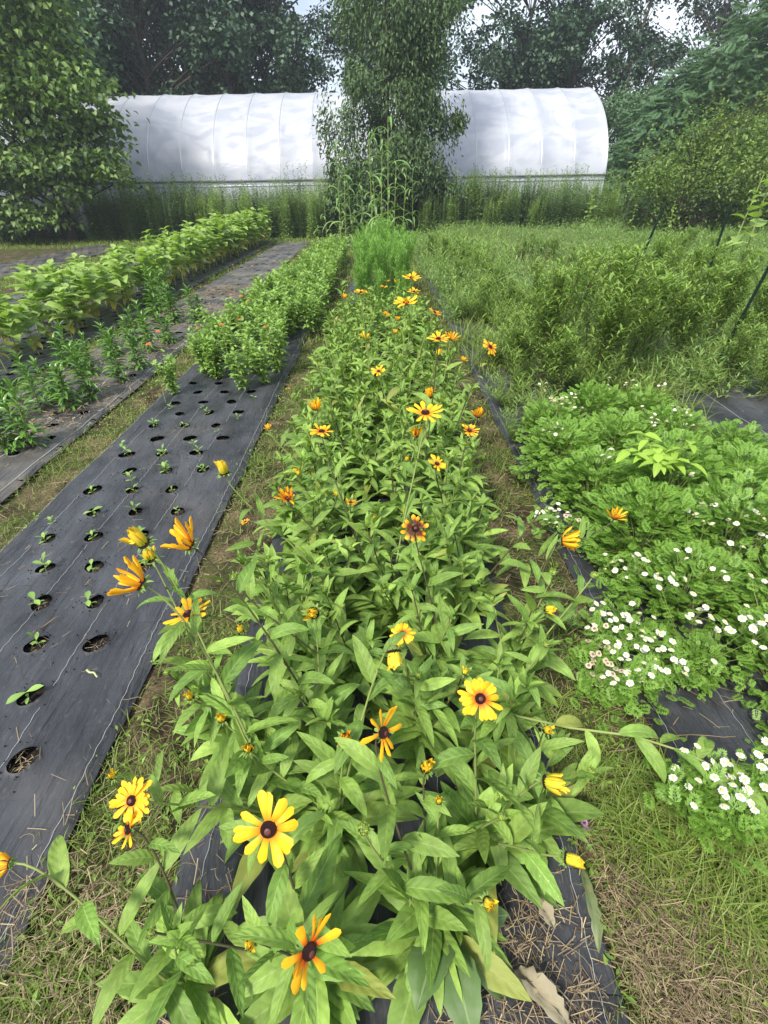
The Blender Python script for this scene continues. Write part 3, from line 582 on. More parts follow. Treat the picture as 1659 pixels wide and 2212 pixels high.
# surveyed flowers: x, y, width in px of the photograph at 1659 px, kind, facing (x right, y away, z up), petal type
FL = [
 (580,1791,143,'open',(.05,-.75,.66),'Y','wide open all-yellow flower facing out, brown centre'),
 (285,1729,92,'open2',(-.1,-.6,.8),'Y','open flower with short uneven petals, upper of a touching pair'),
 (277,1792,84,'gap',(-.6,-.5,.6),'O','half ring flower turned left, lower of a touching pair'),
 (667,2054,150,'gap',(.62,-.55,.45),'O','ragged flower with long sparse orange petals'),
 (542,2034,46,'half',(.1,-.5,.9),'Y',None), (22,1865,62,'cup',(-1,-.1,.1),'Y',None), (245,1677,28,'bud',(0,-.2,1),None,None), (327,2014,24,'green',(0,-.4,1),None,None),
 (785,1792,42,'green',(.1,-.4,1),None,None), (537,1617,40,'bud',(.2,-.4,1),None,None), (919,1659,52,'half',(.1,-.3,1),'Y',None), (948,1732,26,'bud',(0,0,1),None,None),
 (1178,1688,60,'half',(.6,-.3,.4),'Y',None), (1222,1852,52,'half',(.75,-.4,.3),'Y',None), (1052,1947,42,'half',(.1,-.5,.8),'Y',None), (1084,1764,26,'green',(0,-.3,1),None,None),
 (410,1177,88,'cup',(-.45,-.2,.75),'Y','opening flower with curled yellow petals above a pair of tilted ones'), (312,1174,62,'half',(-.3,-.2,.8),None,None), (327,1207,46,'bud',(-.1,-.1,1),None,None),
 (305,1262,98,'cup',(-.6,-.1,.6),'Y','half-open flower with curled petals at the left edge'), (407,1327,96,'side',(-.25,.1,1),'Y','flat flower seen edge-on'),
 (677,1324,48,'bud',(0,-.6,.5),None,None), (412,1507,28,'bud',(0,-.2,1),None,None), (480,1554,34,'bud',(.1,-.2,1),None,None), (745,1597,56,'half',(.15,-.4,.8),'O',None),
 (827,1582,112,'gap',(.75,-.55,.45),'Y','tilted flower turned right with spreading petals'), (622,1077,46,'cup',(0,-.3,.9),'O',None), (812,1122,22,'bud',(0,0,1),None,None),
 (360,1452,24,'green',(0,-.2,1),None,None), (580,1264,24,'green',(0,0,1),None,None), (505,1247,26,'green',(0,0,1),None,None), (520,1364,26,'bud',(0,0,1),None,None), (530,1127,22,'side',(-.4,0,1),'O',None),
 (897,1142,62,'dark',(.05,-.6,.8),'D','flower with nearly black petal bases and orange tips'), (869,1369,54,'open2',(.1,-.5,.8),'O','small round open flower just above a drooping bud'),
 (851,1407,56,'bud',(.1,-.8,-.45),None,'drooping'), (1037,1509,97,'open2',(.05,-.65,.75),'O','fully open flower with red-orange flame round the centre'), (1004,1454,22,'bud',(0,0,1),None,None),
 (1214,1169,62,'cup',(.8,-.3,.3),'Y','sideways cup flower on a long stem leaning right'), (1327,1119,40,'cup',(.1,-.1,1),'O','small orange flower far out on the right'), (1180,1317,34,'bud',(.5,-.4,.4),None,None),
 (1180,1577,32,'bud',(.1,-.4,.8),None,None), (1194,1237,24,'green',(0,0,1),None,None), (1282,1244,24,'green',(.3,0,1),None,None), (1174,1081,22,'green',(0,0,1),None,None), (877,1112,28,'bud',(0,0,1),None,None), (892,1474,22,'green',(0,0,1),None,None),
 (682,884,36,'cup',(0,-.1,1),'Y',None), (695,932,56,'side',(0,.05,1),'O','flat orange flower seen edge-on beside the path'), (580,927,18,'cup',(0,0,1),'Y',None), (485,1022,46,'half',(-.1,0,1),None,None), (818,802,34,'side',(0,-.3,1),'Y',None), (790,734,28,'cup',(0,0,1),None,None),
 (780,632,34,'side',(0,-.1,1),'Y',None), (745,643,15,'cup',(0,0,1),'Y',None), (829,620,18,'side',(0,0,1),'Y',None), (622,840,12,'side',(0,0,1),'O',None), (640,1020,20,'bud',(0,0,1),None,None), (889,600,40,'side',(0,-.15,1),'Y',None),
 (894,630,28,'side',(0,-.2,1),'Y',None), (877,654,58,'side',(0,-.1,1),'Y','big flat flower towards the far end'), (939,675,32,'side',(.4,-.2,1),'O',None), (947,732,48,'side',(0,-.15,1),'Y',None), (974,734,30,'cup',(.2,-.1,1),'Y',None),
 (947,767,20,'bud',(0,0,1),None,None), (1059,749,40,'open',(.5,-.4,.7),'O','lone flower on a long stem beyond the right edge of the row'), (1000,780,18,'cup',(.3,0,1),'Y',None), (927,858,30,'half',(0,-.1,1),'O',None), (919,892,80,'side',(0,-.12,1),'Y','wide flat flower in the middle of the row'),
 (1032,900,34,'cup',(.1,-.1,1),'O',None), (1014,930,44,'side',(.2,-.4,.8),'O',None), (899,942,36,'cup',(-.1,-.1,1),'O',None), (879,995,16,'bud',(0,0,1),None,None), (944,1002,48,'side',(.3,-.3,.9),'Y',None), (859,692,14,'cup',(0,0,1),'Y',None),
 (854,720,15,'cup',(0,0,1),'Y',None), (905,774,12,'bud',(0,0,1),None,None), (835,607,16,'side',(0,0,1),'Y',None), (857,607,15,'side',(0,0,1),'Y',None), (1009,845,15,'bud',(0,0,1),None,None), (700,715,12,'green',(0,0,1),None,None), (832,680,13,'cup',(0,0,1),'Y',None),
 (757,1085,30,'side',(.2,0,1),'O',None), (727,1070,18,'bud',(0,0,1),None,None), (840,685,12,'bud',(0,0,1),None,None), (645,1025,16,'bud',(0,0,1),None,None), (786,880,12,'green',(0,0,1),None,None), (730,560,8,'green',(0,0,1),None,None)]
RD = {'open': .098, 'open2': .085, 'gap': .095, 'dark': .085, 'side': .098, 'cup': .088, 'half': .07, 'bud': .055, 'green': .035}
SPREAD = {'open': .95, 'open2': .95, 'gap': 1.0, 'dark': .9, 'side': 1.0, 'cup': .75, 'half': .50, 'bud': .42, 'green': .36}   # drawn width / model unit
cams = math.cos(PITCH), math.sin(PITCH)
def place(px, py, wpx, D):
    d = ray(px, py); zc = FPX * D / wpx; P = d * zc; P = P + np.array([0, 0, CH]); return P
rr_ = np.random.default_rng(5)
plants = []            # base positions (x, y) with their flowers
for j in range(24):
    for i in range(4):
        y = .34 + j * .272 + .05 * rr_.standard_normal(); x = [-.40, -.14, .12, .38][i] + .035 * rr_.standard_normal() + (.05 if j % 2 else -.03)
        if y < .5 and i == 3: continue
        if y < .6 and i == 0: x += .03
        plants.append(dict(b=np.array([x, y, 0.]), fl=[]))
for f in FL:
    px, py, wpx, kind, n, pet, desc = f
    D0 = RD[kind]; P = place(px, py, wpx, D0)
    zt = min(max(P[2], .40 if kind in ('green', 'bud') else .46), .86 if P[1] < 1.5 else .95)
    d = ray(px, py); t = (zt - CH) / d[2]; P = np.array([0, 0, CH]) + d * t; D = wpx * t / FPX
    # bases: pulled towards the middle of the bed
    bx = np.clip(P[0] * .62, -.46, .44); by = P[1] - .03 if P[1] > .5 else P[1] + .08
    if P[0] < -.5: by = P[1] + .0
    dist = [np.hypot(p['b'][0] - bx, p['b'][1] - by) + .03 * len(p['fl']) for p in plants]
    plants[int(np.argmin(dist))]['fl'].append((P, D / SPREAD[kind], kind, n, pet, desc))
def rud_leaves(mf, P, az, el, droop, L, W, det, r):
    leaves(mf, P, az, el, droop, L, W, 'lance', 11 if det else 5, cols=5 if det else 3, fold=.17, roll=r.normal(0, .38, len(P)), wave=.015 if det else 0, serr=.03 if det else 0, rg=r)
for ip, p in enumerate(plants):
    r = np.random.default_rng(900 + ip); b = p['b']; det = b[1] < 1.9; sc = 1.0
    descs = [f[5] for f in p['fl'] if f[5] and f[5] != 'drooping']; nopen = sum(f[2] not in ('green', 'bud') for f in p['fl'])
    if descs: lab = 'plant bearing the ' + descs[0]
    p['lab'] = lab if descs else None
    t = thing('black_eyed_susan', '', 'flowering plant', (b[0], b[1], .0), 0, 'yellow coneflowers planted in the middle row')
    mf = MB(); stems = []
    # basal rosette
    k = int(r.integers(9, 13)) if b[1] < 3 else 6
    az = r.random(k) * 6.28; rr = .01 + .03 * r.random(k)
    L = r.uniform(.15, .25, k) if not (b[1] < .55) else r.uniform(.15, .23, k)
    leafd = lambda k, lo, hi: r.uniform(lo, hi, k)
    rud_leaves(mf, np.stack([rr * np.cos(az), rr * np.sin(az), .012 + .02 * r.random(k)], -1), az, leafd(k, .45, 1.2), leafd(k, .7, 1.6), L, L * r.uniform(.24, .35, k), det, r)
    sp = []
    for f in p['fl']: sp.append((f[0] - b, np.array(f[3], float), f))
    nb = max(2 if b[1] < 4.5 else 3, 5 - len(sp)) if b[1] > .7 else max(1, 3 - len(sp))
    for q in range(nb):
        a_ = r.random() * 6.28; rad = r.uniform(.03, .13); h = r.uniform(.30, .47) if b[1] > .8 else r.uniform(.22, .36)
        sp.append((np.array([rad * math.cos(a_), rad * math.sin(a_), h]), np.array([.3 * math.cos(a_), .3 * math.sin(a_), 1.]), None))
    for (tip, nv, f) in sp:
        nv = nv / np.linalg.norm(nv); ln = np.linalg.norm(tip)
        D = f[1] if f else 0
        end = tip - nv * (D * .09 if f else 0)
        sd_ = r.normal(0, .12, 3) * ln; sd_[2] = ln * .9
        nn = nv.copy(); 
        if nn[2] < .35: nn[2] = .35; nn = nn / np.linalg.norm(nn)
        tang = (nv if (f and nv[2] > -.1) else nn) * ln * (.45 if f and nv[2] > 0 else .5)
        if f and nv[1] < -.3 and nv[2] > 0: tang = (nv * .5 + np.array([0, 0, .6])) * ln * .5
        path = herm(np.zeros(3), sd_, end, tang, 16)
        rad = np.linspace(.0034, .0019, 16) if det else np.linspace(.0038, .0024, 16)
        m = MB(); tubes(m, path, rad, 7 if det else 4)
        m.obj('stem', M_darkstem if (r.random() < .35 or (f and f[5] and 'wide open' in f[5])) else M_rudstem, t)
        # stem leaves
        kk = int(7 + ln * 16) if f is None else int(5 + ln * 11)
        tt = np.linspace(.06, .80 if f else .99, kk); idx = tt * 15; i0 = np.clip(idx.astype(int), 0, 14); fr = (idx - i0)[:, None]
        Q = path[i0] * (1 - fr) + path[i0 + 1] * fr
        az = np.arange(kk) * 2.4 + r.random() * 6 + r.normal(0, .3, kk)
        L = np.interp(tt, [0, .4, 1], [.19, .15, .07]) * r.uniform(.8, 1.15, kk)
        wf = r.uniform(.21, .31, kk)
        rud_leaves(mf, Q, az, np.interp(tt, [0, .6, 1], [.75, .7, 1.1]) + r.normal(0, .33, kk), r.uniform(.1, 1.7, kk), L, L * wf, det, r)
        if f is None:     # small leafy tip with a tight green bud
            if r.random() < .5: flower(t, tip + np.array([0, 0, .008]), nv, .075, 'green', None, int(r.integers(3)))
            kk = 4; az = r.random(kk) * 6.28; rud_leaves(mf, np.tile(tip - nv * .01, (kk, 1)), az, 1.0 + r.normal(0, .1, kk), .5, .06 * r.uniform(.6, 1.2, kk), .016, det, r)
        else: flower(t, tip, nv, D, f[2], f[4], int(r.integers(3)), r.random() * 6)
    mf.obj('foliage', M_rud, t)
    p['t'] = t
# labels: what sets each plant apart
hero = [p for p in plants if p['lab']]
used = {}
for p in hero: p['t']['label'] = ' '.join(p['lab'].split()[:16]); used.setdefault(p['t']['label'], []).append(p)
rest = [p for p in plants if not p['lab']]
for p in rest:
    y = p['b'][1]; fk = [f for f in p['fl']]
    yel = [f for f in fk if f[2] in ('open', 'open2', 'gap', 'side', 'cup', 'dark')]; halfo = [f for f in fk if f[2] == 'half']
    zone = ('front' if y < 1. else 'near part' if y < 1.8 else 'nearer middle' if y < 3. else 'middle' if y < 4.2 else 'farther part' if y < 5.4 else 'far end') + ', ' + ('left edge' if p['b'][0] < -.27 else 'left of centre' if p['b'][0] < 0 else 'right of centre' if p['b'][0] < .25 else 'right edge')
    if yel: d = 'plant with small yellow flowers, middle row: %s' % zone
    elif halfo: d = 'plant with half-opened yellow flowers, middle row: %s' % zone
    elif fk: d = 'plant with only closed yellowish buds, middle row: %s' % zone
    else: d = 'flowerless leafy plant, middle row: %s' % zone
    p['t']['label'] = d

# big old basal leaves at the very front, belong to one plant
t = thing('black_eyed_susan', 'large broad dull leaves lying over the fabric at the front edge of the middle row', 'flowering plant', (.12, .40, .0), 0, 'yellow coneflowers planted in the middle row')
m = MB(); rq = np.random.default_rng(77)
k = 6; az = np.array([-1.35, -.75, -2.0, .1, -2.7, -1.7]); L = np.array([.21, .19, .20, .17, .18, .15])
leaves(m, np.tile([0, 0, .02], (k, 1)), az, np.array([.75, .6, .9, .7, .6, 1.2]), np.array([1.1, 1.3, .8, 1., 1.4, .9]), L, L * .45, 'obov', 14, cols=5, fold=.22, roll=np.array([.2, -.4, .3, .5, -.3, .1]), wave=.05, serr=.04, rg=rq)
m.obj('foliage', leafmat('old broad leaf', G(.085, .15, .045), G(.11, .19, .06), rib=(.28, .36, .16), trans=.2, rough=.6, blot=(.14, .2, .09)), t)
m = MB(); tubes(m, np.stack([[0, 0, 0], [.005, 0, .06]]), [.006, .004], 6); m.obj('stem', M_rudstem, t)

# ================================================================== generic stalk plants
def stalk(ms, mf, base, h, lean, nn, per, L, W, el, droop, prof, r, rad=.003, tpow=1., t0=.1, n=3, cols=3, fold=.25, mat=0, Lf=None, sides=4, bend=.0):
    tip = np.array([lean[0], lean[1], h]); K = 7
    tq = np.linspace(0, 1, K)[:, None]; path = base + tip * tq + np.array([lean[0], lean[1], 0]) * (tq ** 2 - tq) * (-bend)
    tubes(ms, path, np.linspace(rad, rad * .5, K), sides)
    tt = np.repeat(t0 + (1 - t0) * (np.arange(nn) / max(nn - 1, 1)) ** tpow, per)
    idx = tt * (K - 1); i0 = np.clip(idx.astype(int), 0, K - 2); fr = (idx - i0)[:, None]; Q = path[i0] * (1 - fr) + path[i0 + 1] * fr
    kk = len(tt)
    if per == 1: az = np.arange(kk) * 2.4
    else: az = np.tile(np.arange(per) / per * 6.283, nn) + np.repeat(np.arange(nn) * (np.pi / per), per)
    az = az + r.random() * 6 + r.normal(0, .2, kk)
    Lx = (L(tt) if callable(L) else L) * r.uniform(.82, 1.15, kk)
    leaves(mf, Q, az, (el(tt) if callable(el) else el) + r.normal(0, .15, kk), droop * r.uniform(.7, 1.3, kk), Lx, Lx * W, prof, n, fold=fold, cols=cols, roll=r.normal(0, .2, kk), mat=mat)
    return path
def kind_proto(name, builder, nvar, cat, group, seed):
    """nvar variants of a plant: each an Empty with its parts, kept as ready-to-copy roots"""
    return [builder(np.random.default_rng(seed + v)) for v in range(nvar)]
class Kind:
    def __init__(s, name, cat, group, builder, nvar, seed):
        s.name, s.cat, s.group = name, cat, group; s.meshes = [builder(np.random.default_rng(seed + v)) for v in range(nvar)]
    def put(s, x, y, label, r, sc=1., z=0., v=None, rz=None):
        t = thing(s.name, label, s.cat, (x, y, z), r.random() * 6.28 if rz is None else rz, s.group); t.scale = (sc, sc, sc * r.uniform(.9, 1.1))
        for nm, me in s.meshes[int(r.integers(len(s.meshes))) if v is None else v]: mobj(nm, me, t)
        return t
# --- seedlings
def b_seed(r):
    ms, mf = MB(), MB(); h = r.uniform(.03, .045)
    stalk(ms, mf, np.zeros(3), h, (.006, 0), 2, 2, lambda t: .024 + .022 * (t > .5), .42, .35, .5, 'obov', r, .0013, t0=.5, n=5, fold=.15, sides=5)
    return [('stem', ms.mesh('stem', M_rudstem)), ('foliage', mf.mesh('foliage', M_zin))]
def b_seed2(r):
    ms, mf = MB(), MB(); h = r.uniform(.04, .06)
    stalk(ms, mf, np.zeros(3), h, (-.006, .004), 3, 2, lambda t: .03 + .016 * (t > .4) - .012 * (t > .9), .42, lambda t: .3 + .5 * t, .5, 'obov', r, .0015, t0=.4, n=5, fold=.15, sides=5)
    return [('stem', ms.mesh('stem', M_rudstem)), ('foliage', mf.mesh('foliage', M_zin))]
K_seed = Kind('seedling', 'seedling', 'seedlings in the holes of the left fabric strip', lambda r: (b_seed(r) if r.random() < .5 else b_seed2(r)), 5, 50)
SEED = [(22,1502,1.25), (188,1290,1.2), (68,1292,1.3), (187,1222,1.1), (88,1215,1.2), (98,1158,1.1), (192,1160,.9), (300,1158,1.1), (290,1104,1.15), (202,1112,1.15), (113,1122,.9), (30,1380,.9), (285,1032,1.2), (290,1050,1.1), (362,1010,1.3), (350,985,1.), (342,975,.8), (265,975,1.2), (265,955,1.), (388,916,1.), (327,922,1.), (442,893,1.), (330,905,1.), (418,955,.9), (425,980,1.), (440,1022,1.), (370,875,.9), (515,898,1.1), (547,853,.9), (438,873,.8), (410,1010,.8), (305,1222,1.), (374,1112,.7), (205,1066,.9), (378,1062,.6), (470,925,.8), (355,1015,.9)]
rq = np.random.default_rng(51)
for i, (px, py, s_) in enumerate(SEED):
    p = gp(px, py + 6, .02); h_ = min(H1, key=lambda c: (c[0] - p[0]) ** 2 + (c[1] - p[1]) ** 2)
    if (h_[0] - p[0]) ** 2 + (h_[1] - p[1]) ** 2 < .01: x, y = h_[0] + .012 * rq.standard_normal(), h_[1] + .012 * rq.standard_normal()
    else: x, y = p[0], p[1]
    lab = {0: 'two-leaved seedling nearest the front, in the hole at the left photo edge', 6: 'seedling of the hole straight above the fullest near seedling'}.get(i)
    row = 'nearest rows' if y < 1.7 else ('middle rows' if y < 2.4 else 'farthest rows')
    K_seed.put(x, y, 'pale green seedling in a hole, %s of the left fabric, %s' % (row, 'left side' if x < -1.45 else 'right side' if x > -1.22 else 'centre') if i else lab, rq, s_, z=-.005)
# --- zinnias
def b_zin(r):
    ms, mf = MB(), MB()
    for q in range(7):
        a = r.random() * 6.28; rad = r.uniform(.03, .13); h = r.uniform(.28, .42)
        stalk(ms, mf, np.zeros(3), h, (rad * math.cos(a), rad * math.sin(a)), 8, 2, lambda t: .062 + .02 * np.sin(t * 3), .5, lambda t: .35 + .6 * t ** 3, .6, 'ovate', r, .003, t0=.12, n=4, fold=.22)
        for s2 in range(2):
            a2 = r.random() * 6.28; b0 = np.array([rad * math.cos(a), rad * math.sin(a), h]) * r.uniform(.35, .7)
            stalk(ms, mf, b0, h * .4, (.05 * math.cos(a2), .05 * math.sin(a2)), 4, 2, .048, .5, .5, .6, 'ovate', r, .002, t0=.3, n=3)
    return [('stems', ms.mesh('stem', M_rudstem)), ('foliage', mf.mesh('foliage', M_zin))]
K_zin = Kind('zinnia_plant', 'flowering plant', 'zinnias filling the far half of the left fabric strip', b_zin, 6, 60)
rq = np.random.default_rng(61); zpos = []
for j in range(34):
    for i in range(4):
        y = 4.3 + j * .29 + .05 * rq.standard_normal(); x = [-1.78, -1.52, -1.26, -1.03][i] + .04 * rq.standard_normal()
        if y < 4.4 and i in (1,): y += .15
        if 5.35 < y < 5.8 and i == 3: continue
        if y > 5.6: x += .16
        if y > 9 and i == 0: continue
        if y < 4.45 and i == 0: x, y = -1.82, 4.12
        zpos.append((x, y))
for x, y in zpos: K_zin.put(x, y, 'bushy oval-leaved zinnia, %s of the left block, %s' % ('front edge' if y < 4.7 else 'front part' if y < 5.7 else 'nearer middle' if y < 7 else 'middle' if y < 8.5 else 'farther middle' if y < 10.5 else 'back part' if y < 12.5 else 'far end', 'left edge' if x < -1.55 else 'left of centre' if x < -1.3 else 'right of centre' if x < -1.05 else 'right edge'), rq, rq.uniform(.85, 1.1) * (.85 if y < 4.4 else 1.02 if y < 5.4 else 1.1))
# orange zinnia flowers standing on own stems above the block
def b_zfl(r):
    ms, mf = MB(), MB(); tubes(ms, np.array([[0, 0, 0], [.01, 0, .2], [0, .01, .5]]), [.003, .0025, .002], 5)
    mp = MB(); k = 14
    for e, n_, l_ in ((.1, 14, .024), (.6, 10, .016)):
        az = np.arange(n_) / n_ * 6.28 + r.normal(0, .1, n_); leaves(mp, np.tile([0, .01, .503], (n_, 1)), az, e, .3, l_, .011, 'petal', 3, cols=2)
    revolve(mp, [(.006, .5), (.009, .506), (.001, .513)], 8)
    leaves(mf, np.array([[0, 0, .15], [.01, 0, .2], [.01, 0, .33], [0, 0, .33]]), np.array([0, 3.1, 1.5, 4.6]), .4, .6, .06, .03, 'ovate', 3)
    return [('stem', ms.mesh('stem', M_rudstem)), ('flower', mp.mesh('flower', M_zor)), ('foliage', mf.mesh('foliage', M_zin))]
K_zfl = Kind('zinnia_flower_stem', 'flower', 'orange zinnia flowers', b_zfl, 2, 66)
for (px, py, s_) in ((322, 741, 1.), (343, 727, .9), (518, 630, 1.1), (500, 645, .9), (545, 575, 1.), (537, 646, .9), (478, 690, 1), (515, 685, .9), (577, 711, .9), (428, 716, .8), (475, 682, .8), (592, 558, .9), (505, 577, .8), (558, 540, .9), (620, 570, .8)):
    z = .5 * s_; p = gp(px, py, z); K_zfl.put(p[0], p[1], 'small orange zinnia flower held on a thin stem above the left leafy rows', rq, s_)
# --- lance leaved plants
def b_spear(r):
    ms, mf = MB(), MB()
    for q in range(int(r.integers(1, 3))):
        h = r.uniform(.24, .38); a = r.random() * 6.28
        stalk(ms, mf, np.array([.02 * math.cos(a), .02 * math.sin(a), 0]), h, (.025 * math.cos(a), .025 * math.sin(a)), 40, 1, lambda t: .13 - .05 * t, .24, lambda t: .35 + .95 * t ** 2, 1.0, 'lance', r, .005, t0=.06, n=5, fold=.3)
    return [('stems', ms.mesh('stem', M_rudstem)), ('foliage', mf.mesh('foliage', M_spear))]
K_sp = Kind('lance_leaved_plant', 'plant', 'dark green plants with lance-shaped leaves', b_spear, 5, 70)
SPR = [(65, 970, 1.1, 'frontmost dark lance-leaved plant, standing alone at the left'), (8, 925, 1., 0), (87, 884, 1., 0), (145, 884, 1., 0), (207, 864, 1.05, 0), (255, 829, 1., 0), (300, 797, .95, 0), (120, 862, .9, 0), (28, 872, .9, 0), (150, 800, 1., 0), (195, 812, 1., 0), (60, 850, .9, 0), (245, 770, 1, 0), (290, 740, 1, 0), (320, 762, .9, 0), (325, 735, 1.1, 0), (365, 742, .9, 'small lance-leaved plant closest to the orange zinnias'), (340, 700, 1.35, 0), (350, 670, 1.35, 0), (380, 697, 1.2, 0), (330, 660, 1.25, 0), (428, 697, 1.15, 'slim lance-leaved plant standing apart on the bare fabric'), (362, 650, 1.2, 0), (10, 975, .8, 0)]
for (px, py, s_, lb) in SPR:
    p = gp(px, py, 0); K_sp.put(p[0], p[1], lb or 'lance-leaved upright plant in the %s of its cluster' % ('near part' if p[1] < 4.5 else 'middle' if p[1] < 6.5 else 'tall far part') + (', leftmost' if px < 40 else ', left side' if px < 130 or 180 < px < 240 or px == 320 or px == 330 else ', centre' if px < 180 or px in (245, 340, 350, 255) else ', right side'), rq, s_ * 1.12)
# --- sunflower seedlings row
def b_sunf(r, H=(.5, .66)):
    ms, mf, my = MB(), MB(), MB(); h = r.uniform(*H)
    stalk(ms, mf, np.zeros(3), h, (r.normal(0, .04), r.normal(0, .04)), 8, 2, lambda t: np.interp(t, [0, .35, .8, 1], [.12, .20, .21, .11]), .68, lambda t: .35 + .4 * t, 1.1, 'heart', r, .007, tpow=.75, t0=.32, n=5, fold=.15, sides=5)
    k = 2; az = r.random(k) * 6.28; leaves(my, np.tile([0, 0, h * .28], (k, 1)), az, -.2, 1.2, .11, .07, 'heart', 4)
    return [('stem', ms.mesh('stem', M_rudstem)), ('foliage', mf.mesh('foliage', M_sun)), ('withered_leaves', my.mesh('withered_leaves', M_yleaf))]
K_sun = Kind('young_sunflower', 'sunflower', 'young sunflowers in the long left row', b_sunf, 6, 80)
rq = np.random.default_rng(81)
for j in range(45):
    for i in range(3):
        y = 4.8 + j * .315 + .06 * rq.standard_normal(); x = -3.78 - i * .30 + .04 * rq.standard_normal()
        s_ = 1.18 if y > 6.5 else .92 + .26 * max(0, (y - 4.8) / 1.7)
        if y > 13: s_ *= 1.15
        K_sun.put(x, y, 'young unflowered sunflower, %s of the long left row, %s' % ('near end' if y < 6.2 else 'nearer part' if y < 8 else 'nearer middle' if y < 10 else 'farther middle' if y < 12.5 else 'farther part' if y < 15 else 'far end', ('right side', 'centre', 'left side')[i]), rq, s_ * rq.uniform(.9, 1.08))
for y, x in ((4.35, -3.75), (4.2, -4.1), (3.9, -3.62), (4.5, -4.45)): K_sun.put(x, y, 'small low sunflower starting the long left row at the photo edge', rq, .9)
# --- feathery plants at the far end of the middle row
def b_cos(r):
    ms, mf = MB(), MB()
    for q in range(8):
        a = r.random() * 6.28; rad = r.uniform(.05, .28); h = r.uniform(.75, 1.05)
        path = stalk(ms, mf, np.zeros(3), h, (rad * math.cos(a), rad * math.sin(a)), 24, 2, lambda t: .16 - .07 * t, .035, .8, .5, 'even', r, .003, t0=.08, n=2, cols=2, bend=-.8)
        k = 420; tt = r.random(k) ** .9; idx = tt * 6; i0 = np.clip(idx.astype(int), 0, 5); fr = (idx - i0)[:, None]; Q = path[i0] * (1 - fr) + path[i0 + 1] * fr
        Q = Q + r.normal(0, .045, (k, 3)) * (1.2 - tt[:, None]); leaves(mf, Q, r.random(k) * 6.28, r.uniform(.2, 1.3, k), .2, r.uniform(.03, .07, k), .005, 'even', 1, cols=2)
    return [('stems', ms.mesh('stem', M_rudstem)), ('foliage', mf.mesh('foliage', M_cosmos))]
K_cos = Kind('feathery_plant', 'plant', 'feathery bright green plants ending the middle row', b_cos, 3, 90)
rq = np.random.default_rng(91)
for j in range(7):
    for i in range(3): K_cos.put(-.26 + i * .28 + .04 * rq.standard_normal(), 6.9 + j * .42 + .08 * rq.standard_normal(), 'feathery fine-leaved plant behind the last yellow flowers, %s, %s' % (('front', 'front', 'nearer middle', 'nearer middle', 'farther middle', 'farther middle', 'far end')[j], ('left', 'centre', 'right')[i]), rq, rq.uniform(.85, 1.0) * (.7 if j == 0 else 1))
# --- feverfew
def fevleaf():
    m = MB(); P, A, L = [], [], []
    for s_ in (.25, .45, .65, .82):
        for sg in (1, -1):
            for d, o_, l_ in ((0, .2, .18), (.5, .12, .15), (-.5, .14, .16), (.1, 0, .26)): an = sg * (1.0 - s_ * .4); P.append((s_ * .9 + .05 + math.cos(an) * o_, sg * .02 + math.sin(an) * o_, 0)); A.append(an + sg * d); L.append(l_ * (1.2 - .5 * abs(s_ - .4)))
    for d in (0, .5, -.5): P.append((.9, 0, 0)); A.append(d); L.append(.28)
    P.append((0, 0, 0)); A.append(0); L.append(.95)
    W = np.array([.105] * (len(P) - 1) + [.04]); leaves(m, np.array(P), np.array(A), .05, .2, np.array(L), W, 'obov', 2, cols=2)
    return tmpl(m)
TF = fevleaf()
def b_fev(r, R0=.27, H0=.38, n=900):
    ms, mf = MB(), MB()
    az = r.random(n) * 6.28; u = r.random(n) ** .55; el = np.arccos(u * .98); rad = R0 * r.uniform(.55, 1.02, n)
    bump = 1 + .22 * np.sin(az * 3 + r.random() * 6) * np.sin(el * 4)
    P = np.stack([rad * np.sin(el) * np.cos(az) * bump, rad * np.sin(el) * np.sin(az) * bump, .04 + H0 / R0 * rad * np.cos(el) * .92], -1)
    stamp(mf, TF, P, az + r.normal(0, .7, n), np.clip(.9 - el * .7 + r.normal(0, .3, n), -.6, 1.2), r.normal(0, .35, n), r.uniform(.036, .064, n))
    k = 40; i_ = r.integers(0, n, k); tubes(ms, np.stack([np.zeros((k, 3)), P[i_] * np.array([.5, .5, .6]), P[i_]], 1), np.array([.003, .0025, .0018]), 4)
    return [('stems', ms.mesh('stem', M_rudstem)), ('foliage', mf.mesh('foliage', M_fev))]
K_fev = Kind('feverfew_plant', 'flowering plant', 'feverfew clumps with white button flowers', b_fev, 4, 110)
rq = np.random.default_rng(111); fev = []
for (x, y, s_) in ((1.12, 2.95, .85), (1.45, 3.15, .9), (1.8, 3.2, .85), (1.08, 2.55, .95), (1.42, 2.62, 1.), (1.8, 2.7, .9), (2.1, 2.6, .8), (1.10, 2.18, .95), (1.45, 2.15, 1.05), (1.85, 2.15, 1.), (1.2, 1.78, 1.0), (1.55, 1.7, 1.05), (1.95, 1.7, 1.), (1.22, 1.42, .85), (1.55, 1.3, 1.), (1.9, 1.3, 1.), (1.36, 1.08, .72), (1.6, .95, .85), (1.46, .76, .7), (1.35, .60, .5), (1.75, .6, .8), (1.13, 1.12, .38), (1.05, 1.75, .45), (1.28, .78, .45)):
    fev.append((K_fev.put(x + .02 * rq.standard_normal(), y, '', rq, s_, v=None), x, y, s_))
